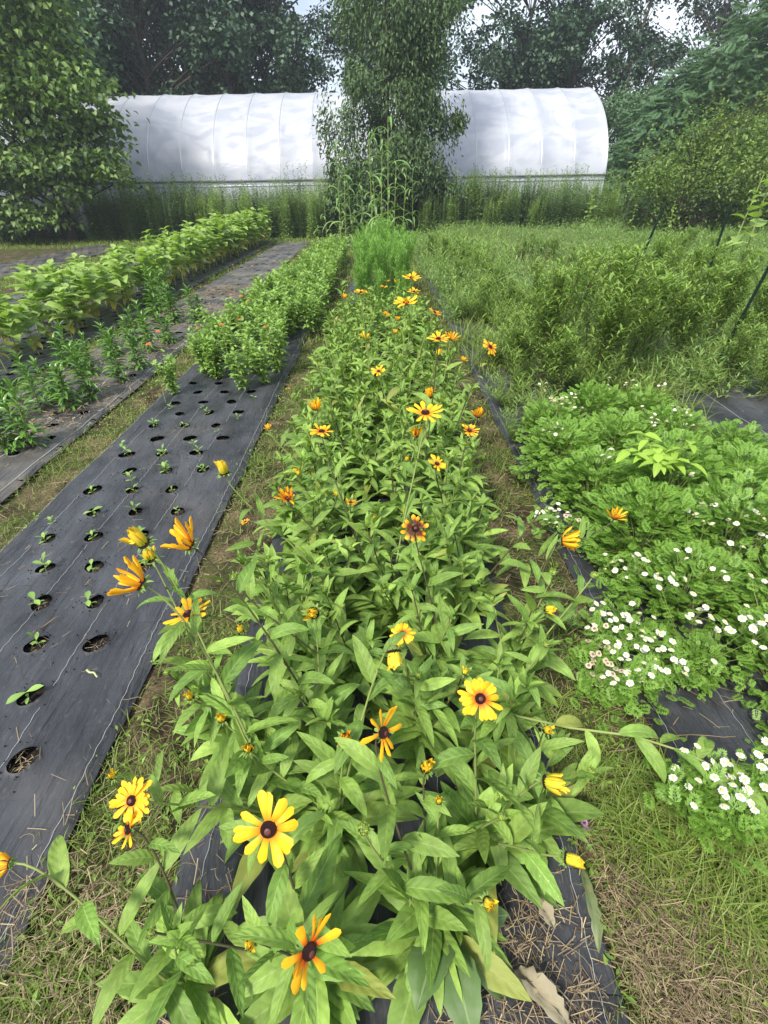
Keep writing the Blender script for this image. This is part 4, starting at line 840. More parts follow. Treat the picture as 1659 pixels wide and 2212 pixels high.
def b_button(r, old=False):
    m = MB(); n = 16; az = np.arange(n) / n * 6.28 + r.normal(0, .1, n)
    leaves(m, np.stack([.003 * np.cos(az), .003 * np.sin(az), 0 * az], -1), az, .25, .5, .0085 * r.uniform(.85, 1.1, n), .0048, 'obov', 3, cols=2, mat=0)
    az = az[:12] + .2; leaves(m, np.stack([.002 * np.cos(az), .002 * np.sin(az), 0 * az + .0015], -1), az, .6, .6, .006, .004, 'obov', 2, cols=2, mat=0)
    revolve(m, [(.0045, 0), (.0042, .0035), (.0025, .005), (.0003, .0055)], 8, 1)
    return m.mesh('flower_head', [M_white if not old else M_oldfl, M_wc if not old else M_straw])
BT = [b_button(np.random.default_rng(120 + v)) for v in range(3)]; BTo = b_button(np.random.default_rng(125), True)
WF = [(1180,1117,12),(1202,1100,6),(1240,1124,5,1),(1330,1217,8),(1390,1212,4),(1447,1254,7),(1365,1197,1),(1342,1257,1),(1295,1314,5),(1360,1304,1),(1374,1322,1),(1340,1337,7),(1397,1340,2),(1300,1372,10,2),(1322,1400,3),(1380,1377,8),(1415,1382,5),(1447,1402,5),(1300,1442,14,2),(1350,1432,4),(1410,1437,8),(1377,1457,2),(1410,1454,1),(1315,1465,3),(1350,1473,1),(1472,1444,4),(1537,1428,1),(1500,1107,6),(1534,1087,8),(1534,1127,5),(1630,1117,8),(1650,1162,8),(1570,1070,5),(1585,1127,4),(1515,1317,8),(1570,1352,5),(1625,1342,8),(1650,1357,4),(1640,1392,2),(1437,1247,2),
      (1495,1645,6),(1567,1675,7),(1595,1665,5),(1640,1707,2),(1605,1735,2),(1617,1752,2),(1550,1740,1),(1552,1707,1),(1650,1640,4),(1635,1660,1),(1480,1700,3),(1310,832,4),(1362,827,6),(1240,852,5),(1210,867,10,2),(1252,880,3),(1397,889,2),(1415,907,8),(1475,887,12),(1490,914,6),(1195,925,6),(1170,942,10),(1310,980,3),(1460,952,3),(1480,1034,3),(1175,832,4),(1430,835,4),(1600,1180,5),(1560,1230,3),(1650,1250,4),(1480,1190,3)]
for c in WF:
    px, py, n = c[:3]; old = len(c) > 3
    if px > 1480 and py < 1270 and n > 3: n = n // 2
    g0 = gp(px, py, .15)
    low = g0[0] < 1.05 or (py > 1290 and px < 1500)
    z = .17 if low else .34
    if py > 1600: z = .22
    g = gp(px, py, z); tq = min(fev, key=lambda f: (f[1] - g[0]) ** 2 + (f[2] - g[1]) ** 2)
    T = tq[0]; stm = MB(); inv = (Matrix.LocRotScale(T.location, T.rotation_euler, T.scale)).inverted()
    sp = .0095 * math.sqrt(n)
    for q in range(n):
        a_ = q * 2.4; rad = sp * math.sqrt((q + .5) / n) * 1.5 * rq.uniform(.6, 1.5)
        p = g + np.array([rad * math.cos(a_) * 1.25 + rq.normal(0, .004), rad * math.sin(a_) * 1.25, rq.normal(0, .016)])
        lp = inv @ Vector(p.tolist())
        o = mobj('flower_head', BTo if (old and rq.random() < .75) else BT[int(rq.integers(3))], T, lp)
        sc = rq.uniform(.85, 1.18) / T.scale[0]; o.scale = (sc, sc, sc); o.rotation_euler = (rq.normal(0.25, .25), rq.normal(0, .25), rq.random() * 6)
        base = inv @ Vector((g[0] * .985 + T.location[0] * .015, g[1] + .01, z - .07)); root = Vector((0, 0, .08))
        tubes(stm, np.array([root, base, lp]), np.array([.0025, .002, .0012]), 4)
    stm.obj('flower_stalk', M_rudstem, T)
    if low or py > 1600:
        k = 26 if low else 9; Pl = g + np.stack([rq.normal(0, sp * 1.3 + .02, k), rq.normal(0, sp + .02, k), -rq.uniform(.03, .13, k)], -1); Pl = np.array([inv @ Vector(q_) for q_ in Pl.tolist()])
        ml = MB(); stamp(ml, TF, Pl, rq.random(k) * 6.28, rq.uniform(.1, 1., k), rq.normal(0, .4, k), rq.uniform(.035, .06, k) / T.scale[0]); ml.obj('foliage', M_fev, T)
for T, x, y, s_ in fev:
    nf = sum(1 for ch in T.children if ch.name.startswith('flower_head'))
    pos = 'lowest, at the right photo edge' if y < .8 else 'near the path and front of the patch' if y < 1.5 and x < 1.5 else 'in the right front' if y < 1.5 else 'middle of the patch beside the path' if y < 2.4 and x < 1.4 else 'middle of the patch, right side' if y < 2.4 else 'back of the patch beside the path' if x < 1.3 else 'back of the patch, right side'
    T['label'] = ('feverfew with %s, ' % ('a few white buttons' if nf < 12 else 'many white buttons')) + pos if nf else 'flowerless feverfew clump, ' + pos
# --- pale yellow-green sapling in the white flower patch
p = gp(1388, 1075, .2); t = thing('sapling', 'yellow-green sapling with large smooth leaves poking out of the white flower patch', 'sapling', (p[0], p[1], 0))
M_lime = leafmat('lime leaf', G(.26, .42, .05), G(.34, .50, .07), rib=(.5, .6, .2), trans=.4)
ms, mf = MB(), MB(); rq = np.random.default_rng(130)
stalk(ms, mf, np.zeros(3), .42, (.02, .02), 3, 1, .11, .5, .5, .9, 'ovate', rq, .004, t0=.9)
for a_, e_ in ((.2, .5), (3.3, .5), (-1.2, .4), (4.2, .6), (1.6, .9)):
    b0 = np.array([.02, .02, .40]); v = np.array([math.cos(a_), math.sin(a_), e_ * .5])
    stalk(ms, mf, b0, .06, (.16 * v[0], .16 * v[1]), 4, 2, .09, .42, .15, .8, 'ovate', rq, .002, t0=.3, n=5, fold=.15)
ms.obj('stem', M_rudstem, t); mf.obj('foliage', M_lime, t)
# --- asters / tall leafy bushes on the right
def b_ast(r, H=(.6, .9), spread=.28):
    ms, mf = MB(), MB()
    for q in range(7):
        a = r.random() * 6.28; rad = r.uniform(.06, spread); h = r.uniform(*H)
        path = stalk(ms, mf, np.zeros(3), h, (rad * math.cos(a), rad * math.sin(a)), 26, 1, lambda t: .085 - .03 * t, .17, .6, .5, 'lance', r, .0042, t0=.2, n=2)
        for s2 in range(15):
            u = r.uniform(.25, .95); i = min(int(u * 6), 5); b0 = path[i] + (path[i + 1] - path[i]) * (u * 6 - i); a2 = r.random() * 6.28; l2 = .22 * (1.1 - u) + .05
            stalk(ms, mf, b0, l2, (l2 * .75 * math.cos(a2), l2 * .75 * math.sin(a2)), 15, 1, .06, .24, .7, .4, 'lance', r, .0018, t0=.1, n=2, sides=3)
    return [('stems', ms.mesh('stem', M_darkstem)), ('foliage', mf.mesh('foliage', M_aster))]
K_ast = Kind('leafy_bush', 'bush', 'tall fine-leaved bushes on the right side', b_ast, 5, 140)
def b_low(r):
    ms, mf = MB(), MB()
    for q in range(9):
        a = r.random() * 6.28; rad = r.uniform(.08, .3); h = r.uniform(.18, .42)
        stalk(ms, mf, np.zeros(3), h, (rad * math.cos(a), rad * math.sin(a)), 46, 1, .075, .13, .7, .4, 'lance', r, .002, t0=.1, n=2, cols=2)
    return [('stems', ms.mesh('stem', M_rudstem)), ('foliage', mf.mesh('foliage', M_aster))]
K_low = Kind('low_feathery_plant', 'plant', 'low fine-leaved plants edging the right strip', b_low, 4, 150)
rq = np.random.default_rng(141)
for (px, py, s_) in ((1165, 860, 1.05), (1265, 850, 1.15), (1200, 790, 1.), (1340, 820, 1.1), (1290, 770, 1.1), (1390, 790, 1.1), (1450, 800, 1.), (1240, 720, 1), (1350, 730, 1.1), (1430, 730, 1.1), (1520, 760, 1.), (1180, 730, .8), (1300, 680, 1.), (1400, 680, 1.1), (1480, 680, 1.), (1560, 700, 1), (1620, 780, .9), (1530, 640, .9), (1350, 640, .9), (1460, 620, .95), (1600, 640, .9), (1400, 600, .9), (1520, 590, .9), (1640, 690, .9), (1570, 830, .7), (1640, 870, .6), (1130, 760, .7), (1110, 830, .65), (1160, 690, .75), (1220, 650, .8), (1200, 880, .7), (1100, 700, .7), (1280, 610, .8), (1480, 560, .9), (1560, 560, .8), (1230, 600, .7)):
    p = gp(px, py, 0); s_ *= (1.08 if py > 740 else .95 if py > 650 else .8); K_ast.put(p[0], p[1], 'bush of narrow leaves, %s of the right-hand thicket' % ('front' if py > 800 else 'nearer middle' if py > 755 else 'farther middle' if py > 690 else 'back' if py > 630 else 'far back') + (', left edge' if px < 1180 else ', left side' if px < 1300 else ', right side' if px > 1450 else ', centre'), rq, s_)
for (px, py, s_) in ((1090, 880, .8), (1120, 850, .9), (1150, 920, .7), (1060, 790, .8), (1120, 780, 1.), (1110, 960, .6), (1000, 690, 1.), (1040, 700, 1.1), (970, 620, 1.2), (1010, 630, 1.2), (1050, 640, 1.2), (990, 580, 1.2), (1040, 590, 1.3), (960, 560, 1.2), (1000, 550, 1.2), (1060, 560, 1.2), (1150, 700, .9), (1090, 720, .8), (1180, 760, .9), (950, 590, 1.1), (1080, 610, 1.)):
    p = gp(px, py, 0); s_ *= 1.45 if py < 720 else 1.1; K_low.put(p[0], p[1], 'low fine-leaved green plant along the right strip, %s' % ('near the white flowers' if py > 840 else 'beside the last yellow flowers' if py > 650 else 'level with the feathery plants'), rq, s_)
for q in range(26):
    x, y = rq.uniform(1.12, 1.95), rq.uniform(3.6, 7.2); K_low.put(x, y, 'low fine-leaved green plant along the right strip, %s' % ('just behind the white flowers' if y < 5 else 'well behind the white flowers'), rq, rq.uniform(.75, 1.1))
for q in range(16):
    x, y = rq.uniform(1.15, 1.9), rq.uniform(6.2, 12.5); K_ast.put(x, y, 'bushy green plant in the strip right of the feathery plants, %s part' % ('near' if y < 9 else 'far'), rq, rq.uniform(.55, .72))
for q in range(26):
    x, y = rq.uniform(2.0, 6.5), rq.uniform(6, 12); K_ast.put(x, y, 'bushy green weed plant scattered in the right meadow, %s' % ('near part' if y < 9 else 'far part'), rq, rq.uniform(.5, .75))
# --- tall weeds in front of the greenhouse
def b_weed(r):
    ms, mf = MB(), MB()
    for q in range(30):
        a = r.random() * 6.28; rad = r.uniform(.02, .4); h = r.uniform(.9, 1.7)
        b0 = np.array([rad * math.cos(a), rad * math.sin(a), 0])
        stalk(ms, mf, b0, h, (r.normal(0, .08), r.normal(0, .08)), 64, 1, lambda t: .21 - .12 * t, .30, lambda t: .25 + .5 * t, .9, 'lance', r, .005, t0=.02, n=2, cols=2, sides=3)
    return [('stems', ms.mesh('stem', M_rudstem)), ('foliage', mf.mesh('foliage', M_weed))]
K_weed = Kind('tall_weed_clump', 'weeds', 'tall weeds along the foot of the greenhouse', b_weed, 4, 160)
K_weed.meshes += [[(n_, (lambda me2: (me2.materials.clear(), me2.materials.append(M_weed2 if n_ == 'foliage' else M_rudstem), me2)[2])(me.copy())) for n_, me in K_weed.meshes[0]]]
rq = np.random.default_rng(161)
for row, (yy, hh) in enumerate(((20.2, .78), (20.7, .95), (21.2, 1.05), (21.8, 1.12))):
    for i in range(34):
        x = -10.2 + i * .56 + .12 * rq.standard_normal()
        if x > 8.8: continue
        if abs(x + .2) < 1.6 and row == 0: continue
        K_weed.put(x, yy + .15 * rq.standard_normal(), 'tall weed clump at the greenhouse foot, %s, %s row' % ('far left' if x < -8 else 'left end' if x < -6 else 'left quarter' if x < -4 else 'just left of the central tree' if x < -2 else 'under the central tree' if x < 1.8 else 'just right of the central tree' if x < 4 else 'right quarter' if x < 6 else 'right end', ('front', 'second', 'third', 'rear')[row]), rq, hh * rq.uniform(.88, 1.12), v=4 if rq.random() < .35 else None)
for i in range(16):
    x = -18 + i * .52; K_weed.put(x, 21 + .5 * rq.standard_normal(), 'clump of tall weeds shaded under the left broadleaf tree, %s' % ('far left' if x < -15 else 'left of the trunk' if x < -12 else 'around the trunk'), rq, rq.uniform(.75, 1.0))
for i in range(14):
    x = 8.3 + i * .55; K_weed.put(x, 18.2 + .6 * rq.standard_normal(), 'clump of tall weeds at the foot of the yellow-green shrub, %s' % ('left end' if x < 10.5 else 'centre' if x < 13 else 'right end'), rq, rq.uniform(.7, .95), v=4 if rq.random() < .4 else None)
# the long stem that has fallen across the path to the right
t = thing('black_eyed_susan', 'plant with one long fallen stem reaching right across the grass to the white flowers', 'flowering plant', (.46, .86, 0), 0, 'yellow coneflowers planted in the middle row')
pts = [np.array([.46, .86, 0])] + [gp(a, b, z) for a, b, z in ((1110, 1545, .22), (1230, 1572, .24), (1370, 1590, .25), (1480, 1625, .22), (1590, 1680, .19), (1640, 1700, .17))]
pts = np.array(pts) - np.array([.46, .86, 0]); ti = np.linspace(0, 6, 25); path = np.stack([np.interp(ti, range(7), pts[:, i]) for i in range(3)], -1)
m = MB(); tubes(m, path, np.linspace(.004, .0025, 25), 7); m.obj('stem', M_rudstem, t)
m = MB(); rf = np.random.default_rng(88); idx = np.array([7, 9, 11, 12, 14, 15, 17, 18, 20, 21, 23, 24]); kk = len(idx)
rud_leaves(m, path[idx], np.where(np.arange(kk) % 2, -1.2, .4) + rf.normal(0, .35, kk), rf.uniform(-.1, .5, kk), rf.uniform(1.1, 1.9, kk), rf.uniform(.10, .15, kk), rf.uniform(.032, .045, kk), True, rf); m.obj('foliage', M_rud, t)
flower(t, path[-1], (.6, -.3, .2), .06, 'green', None, 1)
# --- sorghum stalks
def b_corn(r):
    ms, mf = MB(), MB(); h = r.uniform(2.3, 3.3)
    stalk(ms, mf, np.zeros(3), h, (r.normal(0, .15), r.normal(0, .1)), 13, 1, lambda t: .80 - .25 * t, .095, lambda t: .9 + .3 * t, 2.2, 'spear', r, .014, t0=.12, n=8, fold=.2, sides=5)
    return [('stem', ms.mesh('stem', M_rudstem)), ('foliage', mf.mesh('foliage', M_corn))]
K_corn = Kind('sorghum_stalk', 'tall grass plant', 'tall sorghum stalks below the central tree', b_corn, 4, 170)
for (px, s_, Y) in ((735, .95, 17.2), (762, .8, 17.5), (705, .62, 17.4), (805, 1.1, 17.0), (838, 1.3, 17.1), (868, .95, 17.0), (822, .95, 16.6), (892, .7, 17.3), (850, .8, 16.5), (785, .6, 17.2), (745, .75, 16.7), (815, .75, 16.2)):
    p = atY(px, 500, Y); K_corn.put(p[0], Y, 'sorghum stalk with arching blades, in the %s group below the central tree' % ('left' if px < 790 else 'right'), rq, s_)
# --- mature leggy sunflowers on the right
def b_big(r):
    ms, mf = MB(), MB(); h = r.uniform(1.35, 1.6)
    stalk(ms, mf, np.zeros(3), h, (r.normal(0, .08), r.normal(0, .08)), 12, 1, lambda t: np.interp(t, [0, .5, 1], [.26, .30, .12]), .62, lambda t: .1 + .6 * t, 1.0, 'heart', r, .012, t0=.2, n=5, fold=.12, sides=6)
    return [('stem', ms.mesh('stem', M_rudstem)), ('foliage', mf.mesh('foliage', M_sun))]
K_big = Kind('tall_sunflower', 'sunflower', 'tall leggy sunflowers on the right', b_big, 3, 180)
for (px, py, Y, s_, lb) in ((1280, 505, 17.5, .95, 'leggy sunflower standing alone in front of the right end of the greenhouse'), (1372, 510, 16.5, .7, 'short sunflower right of the lone leggy one, among dry grass'), (1455, 520, 15.0, .62, 'small sunflower between the two dark green stakes'), (1590, 600, 8.6, 1.05, 'large-leaved sunflower at the right photo edge'), (1635, 590, 8.0, 1.15, 'tallest sunflower cut off by the right photo edge')):
    p = atY(px, py - (60 if Y > 12 else 110), Y); K_big.put(p[0], Y, lb, rq, s_)

# ================================================================== stakes
def stake(pa, pb, Y, lb):
    A = atY(*pa, Y); B = atY(*pb, Y + .15); d = B - A; t_ = -B[2] / (A[2] - B[2]) if False else None
    A = np.array(A); B = np.array(B); low = A + d * ((A[2] + .1) / (A[2] - B[2]))
    t = thing('garden_stake', lb, 'stake', low, 0, 'dark green garden stakes on the right')
    m = MB(); u = A - low; qs = np.linspace(0, .97, 90); rr = np.where(np.arange(90) % 3 == 0, .0145, .0115); tubes(m, u * qs[:, None], rr, 8); m.obj('pole', M_stake, t)
    m = MB(); tubes(m, np.array([u * .97, u * .985, u]), [.012, .010, .004], 8); m.obj('tip', M_stake, t)
stake((1436, 440), (1380, 572), 5.6, 'dark green stake leaning right, leftmost of the three')
stake((1580, 438), (1538, 565), 6.0, 'dark green stake standing most upright, in front of the olive shrub')
stake((1670, 560), (1600, 690), 4.1, 'dark green stake cut off by the right photo edge')

# ================================================================== greenhouse
HY0, HYR, HR, HH, HXR, HXL = 23.0, 27.0, 1.5, 0, 0, -19.
pr = atY(1322, 377, HY0); HXR = pr[0]; ridge = atY(1252, 189, HYR); HH = ridge[2]
print('greenhouse right', HXR, 'ridge', ridge, 'rail z', pr[2])
gh = thing('greenhouse', 'long arched greenhouse covered in white plastic film', 'greenhouse', (0, HY0, 0))
HXR = (HXR + ridge[0]) / 2
RAIL = pr[2]; A_ = HYR - HY0; Hh = HH - RAIL
nr = 23; pitch = 1.27; xs = [HXR - i * pitch for i in range(nr)]
def prof(u, off=0.):     # u 0..1 front rail to back rail, pointed-round arch
    th = np.pi * u; c = np.cos(th); s_ = np.abs(np.sin(th))
    y = A_ - A_ * np.sign(c) * np.abs(c) ** 1.35; z = RAIL + Hh * s_ ** 1.05
    return y, z + off
mb = MB(); sub = 10; xx = []; sag = []
for i in range(nr - 1):
    for k in range(sub): q = k / sub; xx.append(xs[i] + (xs[i + 1] - xs[i]) * q); sag.append(math.sin(np.pi * q) ** .45)
xx.append(xs[-1]); sag.append(0); xx = np.array(xx); sag = np.array(sag); U = np.linspace(0, 1, 65)
yy, zz = prof(U); XX = xx[:, None] + 0 * U; S = sag[:, None] * (.06 + .03 * np.sin(U * 9)[None])
cy, cz = A_, RAIL + .5
dy, dz = yy - cy, zz - cz; ll = np.hypot(dy, dz)
rw = np.random.default_rng(9)
wr = .014 * vnoise(XX * 1.0 + yy[None] * 1.3, (yy + zz)[None] + 0 * XX, 3.2, 5) * sag[:, None]
YY = yy[None] - dy / ll * (S + wr); ZZ = zz[None] - dz / ll * (S + wr)
nU = len(U); a = np.arange(len(xx) - 1)[:, None] * nU + np.arange(nU - 1)[None]
Fq = np.stack([a, a + nU, a + nU + 1, a + 1], -1)
uu = np.cumsum(np.r_[0, np.hypot(np.diff(yy), np.diff(zz))]); 
VV = np.stack([XX, YY, ZZ], -1); UVv = np.stack([XX, uu[None] + 0 * XX], -1).reshape(-1, 2)
mb.add(VV, Fq, UVv[Fq.reshape(-1, 4)]); mb.obj('film_cover', M_film, gh)
for i, x in enumerate(xs):
    m = MB(); y, z = prof(np.linspace(0, 1, 40)); tubes(m, np.stack([x + 0 * y, y - (y - cy) * .004, z - (z - cz) * .004], -1), np.full(40, .024), 6)
    tubes(m, np.array([[x, .02, RAIL], [x, .02, 0]]), [.024, .024], 6); tubes(m, np.array([[x, 2 * A_ - .02, RAIL], [x, 2 * A_ - .02, 0]]), [.024, .024], 6)
    m.obj('hoop', M_steel, gh)
m = MB(); box(m, ((xs[0] + xs[-1]) / 2, -.035, RAIL), (xs[0] - xs[-1] + .1, .04, .07)); m.obj('hip_rail', M_board, gh)
m = MB(); box(m, ((xs[0] + xs[-1]) / 2, -.03, RAIL - .16), (xs[0] - xs[-1] + .1, .03, .025)); m.obj('roll_up_tube', M_steel, gh)
m = MB(); box(m, ((xs[0] + xs[-1]) / 2, A_ * 2 + .035, RAIL), (xs[0] - xs[-1] + .1, .04, .07)); m.obj('hip_rail', M_board, gh)
for yw in (-.005, 2 * A_ + .005):
    m = MB(); n_ = 120; xw = np.linspace(xs[-1], xs[0], n_); zw = np.linspace(0, RAIL - .05, 5); XW, ZW = np.meshgrid(xw, zw); YW = yw - .02 + .02 * vnoise(XW, ZW, 5, 9)
    a = np.arange(4)[:, None] * n_ + np.arange(n_ - 1)[None]; F_ = np.stack([a, a + 1, a + n_ + 1, a + n_], -1); UVw = np.stack([XW, ZW], -1).reshape(-1, 2)
    m.add(np.stack([XW, YW, ZW], -1), F_, UVw[F_.reshape(-1, 4)]); m.obj('side_curtain', M_film, gh)
m = MB(); box(m, ((xs[0] + xs[-1]) / 2, -.06, .12), (xs[0] - xs[-1], .04, .22)); m.obj('baseboard', M_board, gh)
for xe in (xs[0] - .02, xs[-1] + .02):     # end walls with a door opening frame
    m = MB(); y, z = prof(np.linspace(0, 1, 40)); zb = np.zeros_like(z); V = np.concatenate([np.stack([xe + 0 * y, y, zb], -1), np.stack([xe + 0 * y, y, z - .02], -1)]); a = np.arange(39)
    F_ = np.stack([a, a + 1, a + 41, a + 40], -1); UVe = V[:, 1:]; m.add(V, F_, UVe[F_]); m.obj('end_wall', M_film, gh)

# ================================================================== trees
def crown(r, blobs, dens, L, W, prof='ovate', droopv=(.2, 1.2), elr=(-.9, .9), sub=.35, nseg=2, cols=2, sig=.32):
    m = MB()
    for (x, y, z, rx, ry, rz) in blobs:
        area = (rx * ry * rz) ** (2 / 3.); ns = max(6, int(area * 9)); n = int(area * dens)
        d = nrm(r.normal(size=(ns, 3))); rad = r.uniform(.35, 1., ns)[:, None] ** .6
        cs = np.array([x, y, z]) + d * rad * np.array([rx, ry, rz]); wts = r.random(ns) + .3; wts /= wts.sum()
        ci = r.choice(ns, n, p=wts); P = cs[ci] + r.normal(0, 1, (n, 3)) * sig * np.array([rx, ry, rz]) * sub
        P = P[P[:, 2] > .12]; n = len(P)
        if n == 0: continue
        az = np.arctan2(P[:, 1] - y, P[:, 0] - x) + r.normal(0, 1.1, n)
        leaves(m, P, az, r.uniform(elr[0], elr[1], n), r.uniform(*droopv, n), L * r.uniform(.7, 1.25, n), W * r.uniform(.8, 1.2, n), prof, nseg, cols=cols, roll=r.normal(0, .6, n))
    return m
def trunk(r, h, rad, blobs, nb=3, lean=(0, 0), top=None):
    m = MB(); n = 12; t = np.linspace(0, 1, n); p = np.stack([lean[0] * t + .12 * np.sin(t * 5 + r.random() * 6) * t, lean[1] * t + .1 * np.sin(t * 4) * t, h * t], -1)
    tubes(m, p, rad * (1 - .8 * t) * (1 + .35 * np.exp(-t * 14)), 10)
    for (x, y, z, rx, ry, rz) in blobs:
        for q in range(nb):
            e = np.array([x, y, z]) + r.normal(0, .4, 3) * np.array([rx, ry, rz]); i = int(np.clip((e[2] - rz * .6) / h * n * .8, 1, n - 2)); s_ = p[i]
            if e[2] < s_[2]: i = max(1, i - 3); s_ = p[i]
            mid = (s_ + e) / 2 + np.array([0, 0, .12 * np.linalg.norm(e - s_)]); rb = rad * .38 * (1 - i / n)
            tubes(m, herm(s_, (mid - s_) * 1.5, e, (e - mid) * 1.5, 8), np.linspace(rb, rb * .2, 8), 6)
    return m
# left broadleaf tree
rt = np.random.default_rng(200)
bl = [(-.6, 0, 5.2, 2.6, 2.2, 1.6), (1.0, -.6, 4.0, 1.7, 1.6, 1.1), (-1.8, .2, 3.6, 2.0, 1.8, 1.3), (.2, -.4, 6.7, 1.9, 1.8, 1.4), (-1.9, .3, 6.4, 2.0, 1.8, 1.5), (1.3, -.8, 2.6, 1.5, 1.3, .75), (-.3, -1.0, 2.3, 1.6, 1.2, .7), (2.5, -.9, 1.9, 1.1, .8, .5), (-2.2, 0, 2.0, 1.7, 1.4, .8), (-.8, .2, 8.4, 1.8, 1.8, 1.3), (-3.6, 0, 4.6, 1.6, 1.6, 2.2), (.4, -.6, 1.5, 1.2, 1., .5), (-1.6, -.6, 1.1, 1.6, .9, .5), (-3.2, -.6, 1.6, 1.8, .9, 1.2), (2.0, -.3, 3.4, .7, .7, .5), (1.9, -.2, 4.9, .7, .7, .5), (1.2, -.3, 5.8, .9, .8, .6), (-.6, -.9, .8, 1.5, .7, .4)]
t = thing('broadleaf_tree', 'large-leaved broadleaf tree at the left photo edge in front of the greenhouse', 'tree', tuple(atY(160, 515, 20.4)[:2]) + (0,))
trunk(rt, 8.5, .14, bl, 2, (-.6, 0)).obj('trunk', M_bark, t); crown(rt, bl, 760, .17, .14, 'heart', sub=.8, nseg=3, cols=3).obj('crown', M_syc, t)
# slender central tree
bl = [(0, 0, 2.6, 1.45, 1.2, 1.2), (-1.35, -.1, 2.3, .75, .7, 1.6), (1.3, 0, 2.6, .9, .8, 1.4), (.2, 0, 4.5, 1.35, 1.2, 1.4), (1.0, 0, 4.4, .95, .9, 1.2), (-.1, 0, 6.2, 1.2, 1.1, 1.3), (.9, 0, 6.4, 1.15, 1.1, 1.3), (.4, 0, 8.4, 1.3, 1.2, 1.6), (-.8, 0, 4.0, .7, .7, .8), (2.0, 0, 3.4, .5, .5, .6), (.2, 0, 10.4, 1.5, 1.3, 1.3), (1.9, -.3, 1.3, .8, .6, .7), (-.2, -.2, 1.3, 1.5, .9, .8), (-2., .1, 1.6, .5, .5, .8)]
rt = np.random.default_rng(210)
t = thing('pear_tree', 'narrow upright tree with drooping dark glossy leaves in front of the greenhouse middle', 'tree', tuple(atY(838, 500, 20.6)[:2]) + (0,))
trunk(rt, 10.5, .12, bl, 3).obj('trunk', M_bark, t); crown(rt, bl, 3900, .15, .062, 'ovate', droopv=(0, .6), elr=(-1.5, .1), sub=.8, nseg=2).obj('crown', M_pear, t)
# olive shrub on the right
rt = np.random.default_rng(220)
bl = [(.6, 0, 1.5, 1.5, 1.4, 1.0), (1.9, .3, 2.0, 1.4, 1.4, 1.2), (-.9, -.3, 1.1, 1.0, 1., .8), (3.4, 0, 2.9, 1.3, 1.3, 1.3), (1.2, .3, 2.5, .8, .8, .6), (3.4, -.3, 1.4, 1.7, 1.4, 1.3), (4.2, 0, 4.0, .9, .9, .8), (.1, .2, 2.3, .4, .4, .5), (2.6, 0, 3.3, .6, .6, .6)]
p = atY(1450, 510, 16.5); t = thing('olive_shrub', 'big loose yellow-green shrub with arching branches on the right', 'shrub', (p[0], 16.8, 0))
m = trunk(rt, 2.6, .07, bl, 7); m.obj('branches', M_bark, t)
mc = crown(rt, bl, 2300, .095, .055, 'ovate', sub=.9)
for q in range(110):       # arching sprays that break the outline
    b_ = bl[int(rt.integers(len(bl)))]; d = nrm(np.array([rt.normal(), rt.normal() - .4, abs(rt.normal()) + .5])); c0 = np.array(b_[:3]) + d * np.array(b_[3:]) * .7
    stalk(m, mc, c0, d[2] * .9, (d[0] * .9, d[1] * .9), 34, 1, .085, .5, .5, .5, 'ovate', rt, .006, t0=.05, n=2, cols=2, sides=3)
mc.obj('crown', M_olive, t)
# sumac thicket behind
def sumacleaf():
    m = MB(); k = 9; s_ = np.linspace(.12, .92, k); P = np.stack([s_, 0 * s_, 0 * s_], -1)
    for sg in (1, -1): leaves(m, P, sg * 1.15 - 0 * s_, -.15, .6, .34 - .2 * np.abs(s_ - .45), .085, 'lance', 2, cols=2)
    leaves(m, np.array([[.9, 0, 0]]), 0, 0, .3, .25, .08, 'lance', 2, cols=2); return tmpl(m)
TS = sumacleaf()
rt = np.random.default_rng(230)
for k_, (px, py, Y, bl, lb) in enumerate(((1400, 480, 25.5, [(0, 0, 2.6, 2.0, 2., 2.2), (1.2, 0, 4.4, 2., 2., 1.5), (-.7, -.3, 1.7, 1.6, 1.5, 1.5)], 'dark green sumac thicket touching the right end of the greenhouse'),
                               (1580, 480, 25., [(0, 0, 5.0, 3.4, 2.5, 2.4), (2.6, 0, 6.4, 3, 2.5, 2.9), (-1, 0, 2.4, 3, 2.2, 2.4), (3, 0, 2.5, 3, 2.2, 2.6), (1.2, .5, 7.0, 2.3, 2, 1.5), (4.5, 0, 8.5, 2.5, 2, 1.8)], 'tall rounded dark green sumac at the upper right photo edge'))):
    p = atY(px, py, Y); t = thing('sumac', lb, 'tree', (p[0], Y, 0)); trunk(rt, 4.5, .11, bl, 4).obj('trunk', M_bark, t)
    m = MB()
    for (x, y, z, rx, ry, rz) in bl:
        n = int((rx * ry * rz) ** (2 / 3.) * 190); d = nrm(rt.normal(size=(n, 3))); bump = 1 + .16 * vnoise(d[:, 0] * 2 + x, d[:, 2] * 2 + d[:, 1], 3, 8)
        P = np.array([x, y, z]) + d * np.array([rx, ry, rz]) * (rt.uniform(.72, 1.03, n) * bump)[:, None]; P = P[P[:, 2] > .2]; n = len(P)
        stamp(m, TS, P, np.arctan2(P[:, 1] - y, P[:, 0] - x) + rt.normal(0, .6, n), rt.uniform(-.7, .35, n), rt.normal(0, .3, n), rt.uniform(.38, .62, n))
    m.obj('crown', M_sumac, t)
